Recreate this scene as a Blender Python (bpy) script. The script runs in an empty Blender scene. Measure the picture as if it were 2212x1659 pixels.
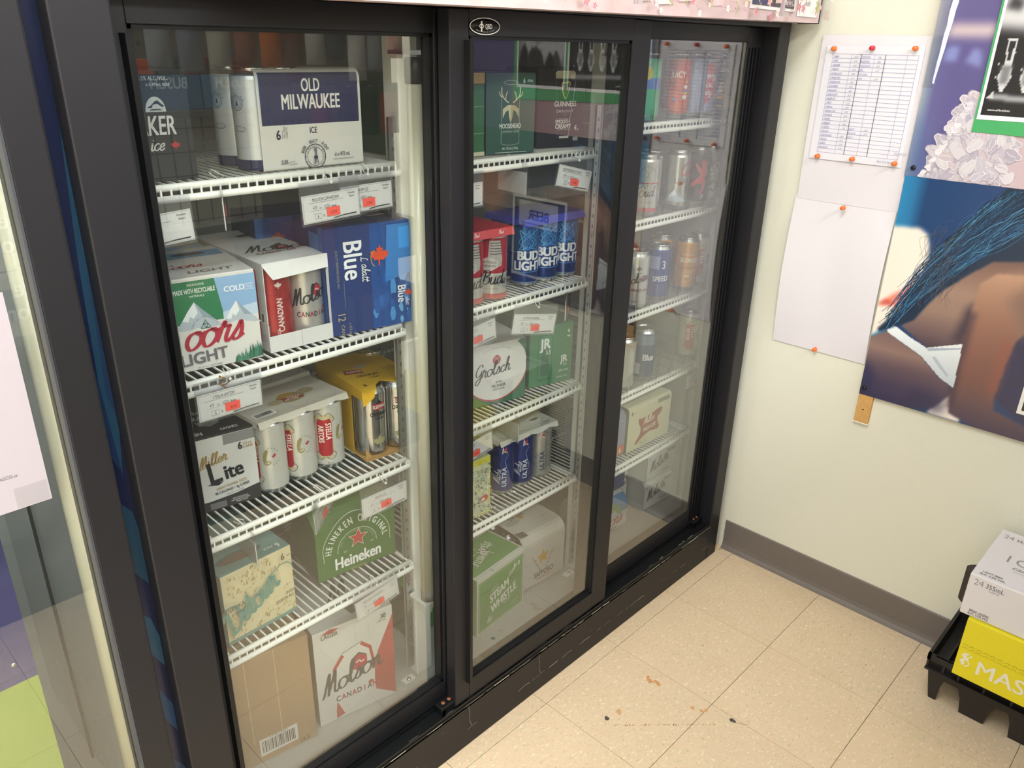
import bpy, bmesh, math, random
from mathutils import Vector, Matrix
from mathutils.geometry import tessellate_polygon
random.seed(7)
SC = bpy.context.scene
COL = SC.collection
PI = math.pi

# ------------------------------------------------------------------ camera
cam = bpy.data.cameras.new('camera'); camo = bpy.data.objects.new('camera', cam); COL.objects.link(camo)
yaw, pitch, roll = 0.808802, 0.406104, 0.02284
f_ = Vector((math.sin(yaw)*math.cos(pitch), math.cos(yaw)*math.cos(pitch), -math.sin(pitch)))
r_ = Vector((math.cos(yaw), -math.sin(yaw), 0)); u_ = r_.cross(f_)
r2 = r_*math.cos(roll) + u_*math.sin(roll); u2 = -r_*math.sin(roll) + u_*math.cos(roll)
m3 = Matrix((r2, u2, -f_)).transposed()
CAM = Vector((-2.15444, -1.03968, 1.56498))
camo.matrix_world = Matrix.Translation(CAM) @ m3.to_4x4()
cam.sensor_fit = 'HORIZONTAL'; cam.sensor_width = 36.0; cam.lens = 36.0*1706.37/2212
cam.clip_start = 0.02
SC.camera = camo

# ------------------------------------------------------------------ view, world, room lights
SC.view_settings.view_transform = 'Standard'; SC.view_settings.look = 'None'
SC.view_settings.gamma = 1.0; SC.view_settings.use_curve_mapping = False
SC.view_settings.exposure = 0.13
w = bpy.data.worlds.new('world'); SC.world = w; w.use_nodes = True
w.node_tree.nodes['Background'].inputs[0].default_value = (0.8, 0.85, 0.9, 1)
w.node_tree.nodes['Background'].inputs[1].default_value = 0.15
CEIL = 2.75
TROFFERS = [(-1.95, -0.72), (-3.6, -0.9), (-0.95, -2.3), (-2.7, -2.3), (-4.4, -2.3), (-1.8, -4.0), (-3.8, -4.0)]
LAMP_W = [37, 18, 50, 49, 44, 50, 50]
for i, (x, y) in enumerate(TROFFERS):
    ld = bpy.data.lights.new('ceiling_lamp_light', 'AREA'); ld.shape = 'RECTANGLE'; ld.size = 1.15; ld.size_y = 0.5
    ld.energy = LAMP_W[i]; ld.color = (0.955, 0.985, 1.0)
    lo = bpy.data.objects.new('ceiling_lamp_light', ld); COL.objects.link(lo); lo.location = (x, y, CEIL-0.045)

# ------------------------------------------------------------------ materials
def lin(c):
    if isinstance(c, str):
        c = c.lstrip('#'); c = [int(c[i:i+2], 16)/255 for i in (0, 2, 4)]
    return tuple(((v/12.92) if v <= 0.04045 else ((v+0.055)/1.055)**2.4) for v in c) + (1.0,)
MC = {}
def mat(col, rough=0.5, metal=0.0, bump=0.0, scale=200.0, var=0.0, coat=0.0):
    k = (col, rough, metal, bump, scale, var, coat)
    if k in MC: return MC[k]
    m = bpy.data.materials.new('surface_'+str(len(MC))); m.use_nodes = True
    nt = m.node_tree; b = nt.nodes['Principled BSDF']
    L = lin(col)
    b.inputs['Base Color'].default_value = L; b.inputs['Roughness'].default_value = rough
    b.inputs['Metallic'].default_value = metal
    if max(L[:3]) < 0.02: b.inputs['Specular IOR Level'].default_value = 0.32
    if coat: b.inputs['Coat Weight'].default_value = coat; b.inputs['Coat Roughness'].default_value = 0.08
    if bump or var:
        tc = nt.nodes.new('ShaderNodeTexCoord'); nz = nt.nodes.new('ShaderNodeTexNoise')
        nz.inputs['Scale'].default_value = scale; nz.inputs['Detail'].default_value = 3
        nt.links.new(tc.outputs['Object'], nz.inputs['Vector'])
        if bump:
            bp = nt.nodes.new('ShaderNodeBump'); bp.inputs['Strength'].default_value = bump; bp.inputs['Distance'].default_value = 0.002
            nt.links.new(nz.outputs['Fac'], bp.inputs['Height']); nt.links.new(bp.outputs['Normal'], b.inputs['Normal'])
        if var:
            mx = nt.nodes.new('ShaderNodeMix'); mx.data_type = 'RGBA'
            mx.inputs[6].default_value = tuple(v*(1-var) for v in L[:3])+(1,)
            mx.inputs[7].default_value = tuple(min(1, v*(1+var)) for v in L[:3])+(1,)
            nt.links.new(nz.outputs['Fac'], mx.inputs[0]); nt.links.new(mx.outputs[2], b.inputs['Base Color'])
    MC[k] = m
    return m
def clear_mat(name, tint=(1, 1, 1), gain=1.0, haze=0.0, rough=0.0):
    """thin clear sheet: passes light straight through, mirrors by Schlick's law from either side"""
    m = bpy.data.materials.new(name); m.use_nodes = True; nt = m.node_tree; nt.nodes.clear()
    N = nt.nodes.new; out = N('ShaderNodeOutputMaterial')
    g = N('ShaderNodeNewGeometry'); dot = N('ShaderNodeVectorMath'); dot.operation = 'DOT_PRODUCT'
    nt.links.new(g.outputs['Incoming'], dot.inputs[0]); nt.links.new(g.outputs['Normal'], dot.inputs[1])
    def mth(op, a, b=None):
        n = N('ShaderNodeMath'); n.operation = op
        for i, v in enumerate((a, b)):
            if v is None: continue
            if isinstance(v, (int, float)): n.inputs[i].default_value = v
            else: nt.links.new(v, n.inputs[i])
        return n.outputs[0]
    c = mth('ABSOLUTE', dot.outputs['Value']); p5 = mth('POWER', mth('SUBTRACT', 1.0, c), 5.0)
    F = mth('MINIMUM', mth('MULTIPLY', mth('ADD', mth('MULTIPLY', p5, 0.96), 0.04), gain), 0.97)
    tr = N('ShaderNodeBsdfTransparent'); tr.inputs[0].default_value = tint+(1,)
    gl = N('ShaderNodeBsdfGlossy'); gl.inputs['Roughness'].default_value = rough
    base = tr.outputs[0]
    if haze:
        df = N('ShaderNodeBsdfDiffuse'); df.inputs[0].default_value = (0.75, 0.75, 0.72, 1)
        h = N('ShaderNodeMixShader'); h.inputs[0].default_value = haze
        nt.links.new(base, h.inputs[1]); nt.links.new(df.outputs[0], h.inputs[2]); base = h.outputs[0]
    mx = N('ShaderNodeMixShader'); nt.links.new(F, mx.inputs[0]); nt.links.new(base, mx.inputs[1]); nt.links.new(gl.outputs[0], mx.inputs[2])
    nt.links.new(mx.outputs[0], out.inputs[0])
    return m
GLASS = clear_mat('door_glass', (0.95, 0.97, 0.96), 2.5, 0.008)
PLASTIC = clear_mat('clear_plastic', (0.97, 0.97, 0.98), 1.4, 0.03, 0.05)
BLACK = mat('#1b1b1f', 0.45, 0, 0.06, 500, 0.08)
BLACK2 = mat('#121315', 0.35)
RUBBER = mat('#0b0b0c', 0.6)
WHITEP = mat('#f1f0ea', 0.35)
STEEL = mat('#b9bbbd', 0.28, 0.9)
ALU = mat('#d8d9da', 0.22, 1.0)
CARDW = mat('#efeeea', 0.55, 0, 0.02, 120)
KRAFT = mat('#b08f6c', 0.8, 0, 0.05, 300, 0.06)
PAPER = mat('#d9d5db', 0.7)

# ------------------------------------------------------------------ object helpers
def tag(o, label=None, cat=None, group=None, kind=None):
    if label: o['label'] = label
    if cat: o['category'] = cat
    if group: o['group'] = group
    if kind: o['kind'] = kind
    return o
def thing(name, label, cat, loc=(0, 0, 0), rz=0.0, group=None):
    o = bpy.data.objects.new(name, None); COL.objects.link(o); o.empty_display_size = 0.05
    o.location = loc; o.rotation_euler = (0, 0, rz)
    return tag(o, label, cat, group)
def link(name, me, parent=None, loc=None):
    o = bpy.data.objects.new(name, me); COL.objects.link(o)
    if parent: o.parent = parent
    if loc is not None: o.location = loc
    return o
class MB:
    def __init__(s): s.v = []; s.f = []; s.m = []; s.sm = []; s.mats = []
    def mi(s, m):
        if m not in s.mats: s.mats.append(m)
        return s.mats.index(m)
    def add(s, vs, fs, m, smooth=False):
        o = len(s.v); s.v += [tuple(v) for v in vs]; i = s.mi(m)
        for f in fs: s.f.append([o+k for k in f]); s.m.append(i); s.sm.append(smooth)
        return s
    def box(s, x0, x1, y0, y1, z0, z1, m, bev=0.0):
        if bev:
            bm = bmesh.new(); bmesh.ops.create_cube(bm, size=1)
            for v in bm.verts: v.co = ((x0+x1)/2+v.co.x*(x1-x0), (y0+y1)/2+v.co.y*(y1-y0), (z0+z1)/2+v.co.z*(z1-z0))
            bmesh.ops.bevel(bm, geom=bm.edges[:], offset=bev, segments=2, affect='EDGES', profile=0.5)
            bm.verts.index_update()
            s.add([v.co[:] for v in bm.verts], [[v.index for v in f.verts] for f in bm.faces], m); bm.free(); return s
        return s.add([(x0,y0,z0),(x1,y0,z0),(x1,y1,z0),(x0,y1,z0),(x0,y0,z1),(x1,y0,z1),(x1,y1,z1),(x0,y1,z1)],
              [(0,3,2,1),(4,5,6,7),(0,1,5,4),(1,2,6,5),(2,3,7,6),(3,0,4,7)], m)
    def prism(s, poly, a, b, m, axis='z', smooth=False, caps=True):
        """extrude a 2-D outline between a and b; axis z: poly=(x,y); x: poly=(y,z); y: poly=(x,z)"""
        def P(q, t): return {'z': (q[0], q[1], t), 'x': (t, q[0], q[1]), 'y': (q[0], t, q[1])}[axis]
        n = len(poly); vs = [P(q, a) for q in poly]+[P(q, b) for q in poly]
        fs = [(i, (i+1) % n, n+(i+1) % n, n+i) for i in range(n)]
        s.add(vs, fs, m, smooth)
        if caps: s.add(vs, [list(range(n))[::-1], list(range(n, 2*n))], m)
        return s
    def lathe(s, prof, m, n=24, c=(0, 0, 0), smooth=True):
        vs = []; fs = []
        for r, z in prof:
            for k in range(n):
                a = 2*PI*k/n; vs.append((c[0]+r*math.cos(a), c[1]+r*math.sin(a), c[2]+z))
        for j in range(len(prof)-1):
            for k in range(n):
                k2 = (k+1) % n; fs.append((j*n+k, j*n+k2, (j+1)*n+k2, (j+1)*n+k))
        return s.add(vs, fs, m, smooth)
    def tube(s, pts, r, m, n=6):
        pts = [Vector(p) for p in pts]; vs = []; fs = []
        for i, p in enumerate(pts):
            d = (pts[min(i+1, len(pts)-1)]-pts[max(i-1, 0)]).normalized()
            a = d.orthogonal().normalized() if abs(d.z) > 0.95 else d.cross(Vector((0, 0, 1))).normalized(); b = d.cross(a)
            for k in range(n):
                t = 2*PI*k/n; vs.append(p+a*(r*math.cos(t))+b*(r*math.sin(t)))
        for i in range(len(pts)-1):
            for k in range(n):
                k2 = (k+1) % n; fs.append((i*n+k, (i+1)*n+k, (i+1)*n+k2, i*n+k2))
        fs.append(list(range(n))); fs.append(list(range((len(pts)-1)*n, len(pts)*n))[::-1])
        return s.add(vs, fs, m, n > 5)
    def mesh(s, name):
        me = bpy.data.meshes.new(name); me.from_pydata(s.v, [], s.f)
        for m in s.mats: me.materials.append(m)
        me.polygons.foreach_set('material_index', s.m); me.polygons.foreach_set('use_smooth', s.sm)
        me.update(); return me
    def build(s, name, parent=None, loc=None): return link(name, s.mesh(name), parent, loc)

# ------------------------------------------------------------------ flat print: lettering and shapes as thin meshes
GC = {}; CAPH = [None]
def glyphs(text, b):
    k = (text, b)
    if k not in GC:
        cu = bpy.data.curves.new('lettering', 'FONT'); cu.body = text; cu.size = 1.0; cu.resolution_u = 3; cu.offset = b
        cu.fill_mode = 'FRONT'
        ob = bpy.data.objects.new('lettering', cu); me = ob.to_mesh()
        vs = [(v.co.x, v.co.y) for v in me.vertices]; fs = [list(p.vertices) for p in me.polygons]
        ob.to_mesh_clear(); bpy.data.objects.remove(ob); bpy.data.curves.remove(cu)
        GC[k] = (vs, fs)
    return GC[k]
hv, _ = glyphs('H', 0.0); CAPH = max(v[1] for v in hv)
CUR = {  # connected handwriting: strokes per letter, advance
 'o': ([[(.55,1),(.15,.85),(.05,.4),(.3,0),(.68,.1),(.88,.5),(.72,.92),(.5,.98),(.75,.82),(1.05,.9)]], .95),
 'l': ([[(0,.2),(.35,1.1),(.55,1.9),(.42,2.1),(.25,1.7),(.2,.5),(.35,0),(.6,.2)]], .6),
 's': ([[(0,.1),(.35,.75),(.46,1.05),(.6,.6),(.56,.15),(.3,0),(.1,.15)],[(.5,.08),(.8,.25)]], .78),
 'n': ([[(0,.85),(.14,1),(.16,.5),(.14,0)],[(.16,.4),(.5,1),(.7,.8),(.64,.2),(.8,0),(1.05,.25)]], 1.0),
 'r': ([[(0,.1),(.26,1.22),(.36,.92),(.62,.96),(.58,.7),(.52,.25),(.66,0),(.95,.25)]], .85),
 'e': ([[(.05,.4),(.5,.55),(.65,.82),(.45,1),(.15,.75),(.1,.3),(.35,0),(.78,.3)]], .78),
 't': ([[(.32,1.75),(.2,.8),(.2,.2),(.38,0),(.65,.2)],[(0,1.12),(.65,1.22)]], .62),
 'u': ([[(0,.9),(.12,1),(.12,.3),(.32,0),(.6,.3),(.7,1)],[(.7,1),(.68,.2),(.85,0),(1.05,.25)]], 1.02),
 'c': ([[(.7,.85),(.45,1),(.1,.7),(.1,.25),(.4,0),(.8,.3)]], .78),
 'h': ([[(0,.2),(.35,1.2),(.5,1.9),(.38,2.1),(.25,1.7),(.17,.8),(.15,0)],[(.17,.5),(.5,1),(.68,.8),(.62,.2),(.8,0),(1.02,.25)]], .98),
 'i': ([[(0,.9),(.1,1),(.1,.2),(.25,0),(.5,.25)],[(.13,1.4),(.17,1.5)]], .46),
 'd': ([[(.6,.92),(.3,1),(.05,.6),(.1,.1),(.4,.05),(.66,.6),(.82,2.0),(.7,.4),(.85,0),(1.1,.25)]], 1.02),
 'a': ([[(.6,.92),(.3,1),(.05,.6),(.1,.1),(.4,.05),(.66,.6),(.7,1),(.68,.3),(.82,0),(1.05,.25)]], 1.0),
 'b': ([[(0,.2),(.3,1.2),(.42,1.95),(.25,2.0),(.12,.6),(.2,.05),(.55,.1),(.65,.6),(.45,.9),(.2,.6)]], .8),
 'y': ([[(0,.9),(.12,1),(.12,.4),(.3,.1),(.6,.4),(.7,1)],[(.7,1),(.55,-.4),(.3,-.8),(.1,-.5),(.7,.1)]], .85),
 'M': ([[(-.1,.0),(.1,.25),(.5,1.85),(.6,2),(.56,1),(.5,0)],[(.5,.15),(1.05,1.9),(1.15,2),(1.12,1),(1.1,.25),(1.28,0),(1.5,.25)]], 1.45),
 'C': ([[(1.2,1.55),(1.1,1.95),(.7,2.0),(.2,1.4),(.1,.6),(.5,0),(1.0,.2),(1.25,.55)]], 1.2),
 'G': ([[(1.1,1.6),(1.0,2.0),(.5,1.9),(.1,1.2),(.2,.5),(.6,.4),(1.0,.9),(1.05,1.15)],[(1.05,1.15),(.9,-.2),(.5,-.8),(.15,-.5),(.5,0),(1.2,.3)]], 1.15),
 'D': ([[(.35,1.9),(.3,1),(.25,.1),(.05,0)],[(-.3,1.5),(.4,2.15),(1.2,1.85),(1.45,1.0),(1.05,.2),(.4,-.02),(.05,.2)]], 1.45),
 'B': ([[(.35,1.9),(.3,1),(.2,0)],[(-.3,1.5),(.4,2.05),(.95,1.9),(.9,1.4),(.4,1.1)],[(.4,1.1),(1.0,1.0),(1.1,.4),(.7,0),(.2,.12)]], 1.25),
 'L': ([[(.7,1.75),(.5,2),(.35,1.5),(.3,.25),(.05,.05),(.4,.1),(.9,0),(1.15,.25)]], 1.1),
 ' ': ([], .6)}
def catmull(p, n=6):
    if len(p) < 3: return [p[0], ((p[0][0]+p[-1][0])/2, (p[0][1]+p[-1][1])/2), p[-1]]
    q = [(2*p[0][0]-p[1][0], 2*p[0][1]-p[1][1])]+list(p)+[(2*p[-1][0]-p[-2][0], 2*p[-1][1]-p[-2][1])]; o = []
    for i in range(1, len(q)-2):
        for k in range(n):
            t = k/n; o.append(tuple(0.5*(2*q[i][j]+(q[i+1][j]-q[i-1][j])*t+(2*q[i-1][j]-5*q[i][j]+4*q[i+1][j]-q[i+2][j])*t*t+(3*q[i][j]-q[i-1][j]-3*q[i+1][j]+q[i+2][j])*t**3) for j in (0, 1)))
    o.append(tuple(p[-1])); return o
class Art:
    """everything printed on one face, in millimetres from its lower left corner"""
    def __init__(s, rough=0.45): s.it = []; s.rough = rough; s.lay = 0.0
    def put(s, vs, fs, col, up=1.0): s.it.append((vs, fs, col, s.lay)); s.lay += up; return s
    def P(s, pts, col): return s.put(list(pts), [list(range(len(pts)))], col)
    def R(s, x, y, w, h, col): return s.P([(x, y), (x+w, y), (x+w, y+h), (x, y+h)], col)
    def E(s, cx, cy, rx, ry, col, n=28, rot=0):
        c, d = math.cos(math.radians(rot)), math.sin(math.radians(rot))
        return s.P([(cx+rx*math.cos(a)*c-ry*math.sin(a)*d, cy+rx*math.cos(a)*d+ry*math.sin(a)*c) for a in [2*PI*k/n for k in range(n)]], col)
    def ring(s, cx, cy, rx, ry, t, col, a0=0, a1=360, n=36):
        return s.L([(cx+rx*math.cos(math.radians(a0+(a1-a0)*k/n)), cy+ry*math.sin(math.radians(a0+(a1-a0)*k/n))) for k in range(n+1)], t, col)
    def L(s, pts, wd, col, pen=None):
        n = len(pts); vs = []; fs = []
        for i, p in enumerate(pts):
            a = pts[max(i-1, 0)]; b = pts[min(i+1, n-1)]; dx, dy = b[0]-a[0], b[1]-a[1]; l = math.hypot(dx, dy) or 1
            ww = wd/2
            if pen is not None: ww *= 0.38+0.62*abs(dy/l)
            if isinstance(wd, (list, tuple)): ww = wd[i]/2
            vs += [(p[0]-dy/l*ww, p[1]+dx/l*ww), (p[0]+dy/l*ww, p[1]-dx/l*ww)]
        for i in range(n-1): fs.append([2*i, 2*i+1, 2*i+3, 2*i+2])
        return s.put(vs, fs, col)
    def T(s, text, x, y, h, col, b=0.0, xs=1.0, sh=0.0, rot=0.0, al='c'):
        b = round(b*.62, 4)
        vs, fs = glyphs(text, min(b, 0.0)); k = h/CAPH
        if not vs: return s
        x0 = min(v[0] for v in vs); x1 = max(v[0] for v in vs); off = {'c': (x0+x1)/2, 'l': x0, 'r': x1}[al]
        c, d = math.cos(math.radians(rot)), math.sin(math.radians(rot)); o = []
        # heavier type: the same letters laid over one another a little apart
        for da, de in (((0, 0),) if b <= 0 else ((-b, -b*.5), (b, -b*.5), (-b, b*.5), (b, b*.5))):
            o = []
            for a, e in vs:
                px = (a+da-off)*k*xs+sh*e*k; py = (e+de)*k
                o.append((x+px*c-py*d, y+px*d+py*c))
            s.put(o, fs, col, .25 if b > 0 else 1.0)
        return s
    def TA(s, text, cx, cy, r, a0, a1, h, col, b=0.02, xs=1.0, inside=False):
        n = len(text)
        for i, ch in enumerate(text):
            a = a0+(a1-a0)*(i/(n-1) if n > 1 else 0.5)
            if ch != ' ': s.T(ch, cx+r*math.cos(math.radians(a)), cy+r*math.sin(math.radians(a)), h, col, b, xs, 0, a-90 if not inside else a+90)
        return s
    def S(s, text, x, y, h, col, wd=0.2, sh=0.3, rot=0.0, al='l', xs=1.0):
        tot = sum(CUR[c][1] for c in text); ox = {'l': 0, 'c': -tot/2, 'r': -tot}[al]
        c, d = math.cos(math.radians(rot)), math.sin(math.radians(rot))
        for ch in text:
            st, adv = CUR[ch]
            for pl in st:
                pp = []
                for a, e in catmull(pl):
                    px = (ox+a)*h*xs+sh*e*h; py = e*h; pp.append((x+px*c-py*d, y+px*d+py*c))
                s.L(pp, wd*h, col, pen=1)
            ox += adv
        return s
    def star(s, cx, cy, r, col, n=5, ri=0.4, rot=90):
        return s.P([(cx+(r if k % 2 == 0 else r*ri)*math.cos(math.radians(rot+180*k/n)), cy+(r if k % 2 == 0 else r*ri)*math.sin(math.radians(rot+180*k/n))) for k in range(2*n)], col)
    def leaf(s, cx, cy, r, col, rot=0):
        prof = [(0,1),(.14,.62),(.32,.72),(.27,.3),(.5,.5),(.6,.36),(.95,.38),(.82,.12),(.92,0),(.5,-.3),(.55,-.42),(.08,-.38),(.06,-.9)]
        pts = prof+[(-a, e) for a, e in prof[::-1] if a > 0]
        c, d = math.cos(math.radians(rot)), math.sin(math.radians(rot))
        return s.P([(cx+r*(a*c-e*d), cy+r*(a*d+e*c)) for a, e in pts], col)
    def bars(s, x, y, w, h, col='#202020', bg='#f2f0ec', n=16):
        s.R(x, y, w, h, bg); R = random.Random(n); q = x+w*0.06
        while q < x+w*0.92:
            t = R.choice((.012, .02, .03))*w; s.R(q, y+h*.15, t, h*.7, col); q += t+R.choice((.015, .025))*w
        return s
    def build(s, name, parent, fn, cut=0.0, cutv=(), step=0.00005, base=0.0004, rough=None, metal=0.0):
        mb = MB()
        for vs, fs, col, lay in s.it:
            m = col if not isinstance(col, str) else mat(col, rough or s.rough, metal)
            if cut or cutv:
                bm = bmesh.new(); bv = [bm.verts.new((a, e, 0)) for a, e in vs]
                for f in fs:
                    try: bm.faces.new([bv[k] for k in f])
                    except ValueError: pass
                bmesh.ops.triangulate(bm, faces=bm.faces[:])
                for q in cutv: bmesh.ops.bisect_plane(bm, geom=bm.verts[:]+bm.edges[:]+bm.faces[:], plane_co=(0, q, 0), plane_no=(0, 1, 0))
                lo = min(a for a, e in vs); hi = max(a for a, e in vs); k = math.floor(lo/cut)+1 if cut else 0
                while cut and k*cut < hi:
                    bmesh.ops.bisect_plane(bm, geom=bm.verts[:]+bm.edges[:]+bm.faces[:], plane_co=(k*cut, 0, 0), plane_no=(1, 0, 0)); k += 1
                bm.verts.index_update(); vs = [(v.co.x, v.co.y) for v in bm.verts]; fs = [[v.index for v in f.verts] for f in bm.faces]; bm.free()
            off = base+lay*step
            mb.add([fn(a/1000.0, e/1000.0, off) for a, e in vs], fs, m)
        return mb.build(name, parent)

SC.cycles.transparent_max_bounces = 24
SC.cycles.max_bounces = 14
# ------------------------------------------------------------------ room
def tile_mat():
    m = bpy.data.materials.new('speckled_vinyl_tile'); m.use_nodes = True; nt = m.node_tree; b = nt.nodes['Principled BSDF']
    N = nt.nodes.new; ge = N('ShaderNodeNewGeometry')
    def ramp(src, stops):
        r = N('ShaderNodeValToRGB'); e = r.color_ramp.elements
        while len(e) < len(stops): e.new(0.5)
        for i, (p, c) in enumerate(stops): e[i].position = p; e[i].color = c
        nt.links.new(src, r.inputs[0]); return r.outputs[0]
    def mix(a, c, f):
        x = N('ShaderNodeMix'); x.data_type = 'RGBA'
        for k, v in ((6, a), (7, c)):
            if isinstance(v, tuple): x.inputs[k].default_value = v
            else: nt.links.new(v, x.inputs[k])
        if isinstance(f, float): x.inputs[0].default_value = f
        else: nt.links.new(f, x.inputs[0])
        return x.outputs[2]
    n1 = N('ShaderNodeTexNoise'); n1.inputs['Scale'].default_value = 9; n1.inputs['Detail'].default_value = 4
    nt.links.new(ge.outputs['Position'], n1.inputs['Vector'])
    base = mix(lin('#d7bf9f'), lin('#e0caac'), n1.outputs['Fac'])
    def flecks(scale, thr, sx, rot):
        mp = N('ShaderNodeMapping'); mp.inputs['Scale'].default_value = (sx, 1, 1); mp.inputs['Rotation'].default_value = (0, 0, rot)
        nt.links.new(ge.outputs['Position'], mp.inputs['Vector'])
        z = N('ShaderNodeTexNoise'); z.inputs['Scale'].default_value = scale; z.inputs['Detail'].default_value = 2; z.inputs['Roughness'].default_value = 0.6
        z.inputs['Distortion'].default_value = 0.6
        nt.links.new(mp.outputs[0], z.inputs['Vector'])
        return ramp(z.outputs['Fac'], [(thr, (0, 0, 0, 1)), (thr+0.05, (1, 1, 1, 1))])
    c = mix(base, lin('#e7d6ba'), flecks(150, 0.60, 0.55, 0.6))
    c = mix(c, lin('#cdb392'), flecks(150, 0.62, 0.6, -0.5))
    c = mix(c, lin('#d0c2a3'), flecks(95, 0.61, 0.55, 1.3))
    c = mix(c, lin('#b89a78'), flecks(170, 0.69, 0.6, 0.2))
    oi = N('ShaderNodeObjectInfo'); hs = N('ShaderNodeHueSaturation'); mr = N('ShaderNodeMapRange')
    mr.inputs['To Min'].default_value = 0.97; mr.inputs['To Max'].default_value = 1.03
    nt.links.new(oi.outputs['Random'], mr.inputs['Value']); nt.links.new(mr.outputs[0], hs.inputs['Value']); nt.links.new(c, hs.inputs['Color'])
    nt.links.new(hs.outputs[0], b.inputs['Base Color']); b.inputs['Roughness'].default_value = 0.42
    return m
def wall_mat(col):
    m = mat(col, 0.6, 0, 0.05, 60, 0.02); return m
TILE = tile_mat(); GROUT = mat('#7d684f', 0.9)
WALLC = wall_mat('#d9d8ca'); CEILC = mat('#e6e4dc', 0.9); BASEC = mat('#6d6560', 0.5, 0, 0.04, 40, 0.05)
X0, Y0 = -5.6, -5.0
fl = MB().box(X0, 0.1, Y0, 0.95, -0.08, -0.0025, GROUT).build('floor'); tag(fl, kind='structure')
T = 0.3048
full = MB().box(0.0006, T-0.0006, 0.0006, T-0.0006, -0.0025, 0.0, TILE, 0.0006).mesh('tile')
xs = [-0.0424-T*i for i in range(1, 13)]; ys = [-0.0457+T-T*j for j in range(1, 8)]
for x in xs:
    for y in ys: link('floor_tile', full, fl, (x, y, 0))
slim = MB().box(0.0006, 0.0424, 0.0006, T-0.0006, -0.0025, 0.0, TILE, 0.0006).mesh('tile')
for y in ys: link('floor_tile', slim, fl, (-0.0424, y, 0))
fx = xs[-1]; fy = ys[-1]
rest = MB().box(X0, fx-0.001, fy, 0.95, -0.0025, 0, TILE).box(X0, 0.0, Y0, fy-0.001, -0.0025, 0, TILE).build('floor_far', fl); tag(rest, kind='stuff')
tag(MB().box(0, 0.12, Y0, 0.95, 0, CEIL, WALLC).build('wall_right'), kind='structure')
tag(MB().box(X0, 0.0, 0.83, 0.95, 0, CEIL, WALLC).build('wall_back'), kind='structure')
tag(MB().box(X0, 0.0, Y0-0.1, Y0, 0, CEIL, WALLC).build('wall_front'), kind='structure')
tag(MB().box(X0-0.1, X0, Y0, 0.95, 0, CEIL, WALLC).build('wall_left'), kind='structure')
tag(MB().box(X0-0.1, 0.12, Y0-0.1, 0.95, CEIL, CEIL+0.1, CEILC).build('ceiling'), kind='structure')
# rubber cove base along the right wall
cove = [(0, 0.0), (-0.016, 0.0), (-0.013, 0.006), (-0.007, 0.014), (-0.0045, 0.026), (-0.004, 0.103), (-0.002, 0.106), (0, 0.106)]
tag(MB().prism(cove, Y0, 0.0, BASEC, 'y').build('baseboard_right'), kind='structure')
# ceiling light fixtures
EMIT = bpy.data.materials.new('lamp_diffuser'); EMIT.use_nodes = True
eb = EMIT.node_tree.nodes['Principled BSDF']; eb.inputs['Emission Color'].default_value = (1, 0.97, 0.9, 1); eb.inputs['Emission Strength'].default_value = 3.0
for i, (x, y) in enumerate(TROFFERS):
    t = thing('ceiling_light', 'white fluorescent ceiling light '+['above the left glass door', 'above the left edge cooler', 'behind the gondola near the right wall', 'behind the middle of the gondola', 'behind the far left of the gondola', 'over the back of the shop, wall side', 'over the back of the shop, far side'][i], 'ceiling light', (x, y, CEIL), 0, 'fluorescent ceiling lights')
    MB().box(-0.62, 0.62, -0.3, 0.3, -0.03, 0, WHITEP, 0.004).build('housing', t)
    MB().box(-0.59, 0.59, -0.27, 0.27, -0.036, -0.0301, EMIT).build('diffuser', t)

# ------------------------------------------------------------------ the beer cooler (three sliding glass doors)
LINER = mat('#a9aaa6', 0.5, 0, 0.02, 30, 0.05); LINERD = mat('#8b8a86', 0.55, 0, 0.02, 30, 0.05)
PILW = mat('#dfe0da', 0.4); TUBE = mat('#ddd8c2', 0.35, 0, 0.0, 6, 0.08, 0.4); GREYM = mat('#77787a', 0.4, 0.6)
CO = thing('display_cooler', 'long black upright cooler with three sliding glass doors full of beer', 'cooler', (-0.93, 0.0, 0.0))
def cb(mb, name, parent=CO, kind=None, label=None):
    o = mb.build(name, parent, (0.93, 0, 0) if parent is CO else None); return tag(o, label, kind=kind)
cab = MB()
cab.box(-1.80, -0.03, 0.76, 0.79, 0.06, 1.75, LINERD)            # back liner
cab.box(-0.056, -0.03, 0.10, 0.76, 0.06, 1.75, LINER)            # right side
cab.box(-1.822, -1.79, 0.10, 0.76, 0.06, 1.75, LINER)            # left side
cab.box(-1.79, -0.056, 0.10, 0.76, 0.06, 0.130, LINER)           # inner floor
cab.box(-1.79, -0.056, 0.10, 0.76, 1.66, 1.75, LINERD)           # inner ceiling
cab.box(-0.10, -0.056, 0.02, 0.10, 0.131, 1.66, BLACK2)
cb(cab, 'cabinet')
fr = MB()
fr.box(-1.822, -1.752, 0.0, 0.10, 0.0, 1.86, BLACK, 0.003)       # left post
cb(fr, 'frame_post')
cb(MB().box(-0.109, -0.051, 0.0, 0.10, 0.0, 1.86, BLACK, 0.003), 'frame_post')   # right post
cb(MB().box(-1.752, -0.109, 0.0, 0.12, 1.618, 1.86, BLACK, 0.002), 'header')
kp = MB().box(-1.752, -0.109, 0.0, 0.03, 0.0, 0.129, BLACK, 0.003)
cb(kp, 'kick_plate')
sl = MB().box(-1.752, -0.109, 0.0, 0.10, 0.120, 0.131, BLACK2, 0.001)
for y in (0.0022, 0.038, 0.042, 0.078): sl.box(-1.752, -0.109, y, y+0.0025, 0.131, 0.139, BLACK2)
cb(sl, 'sill_track')
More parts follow.
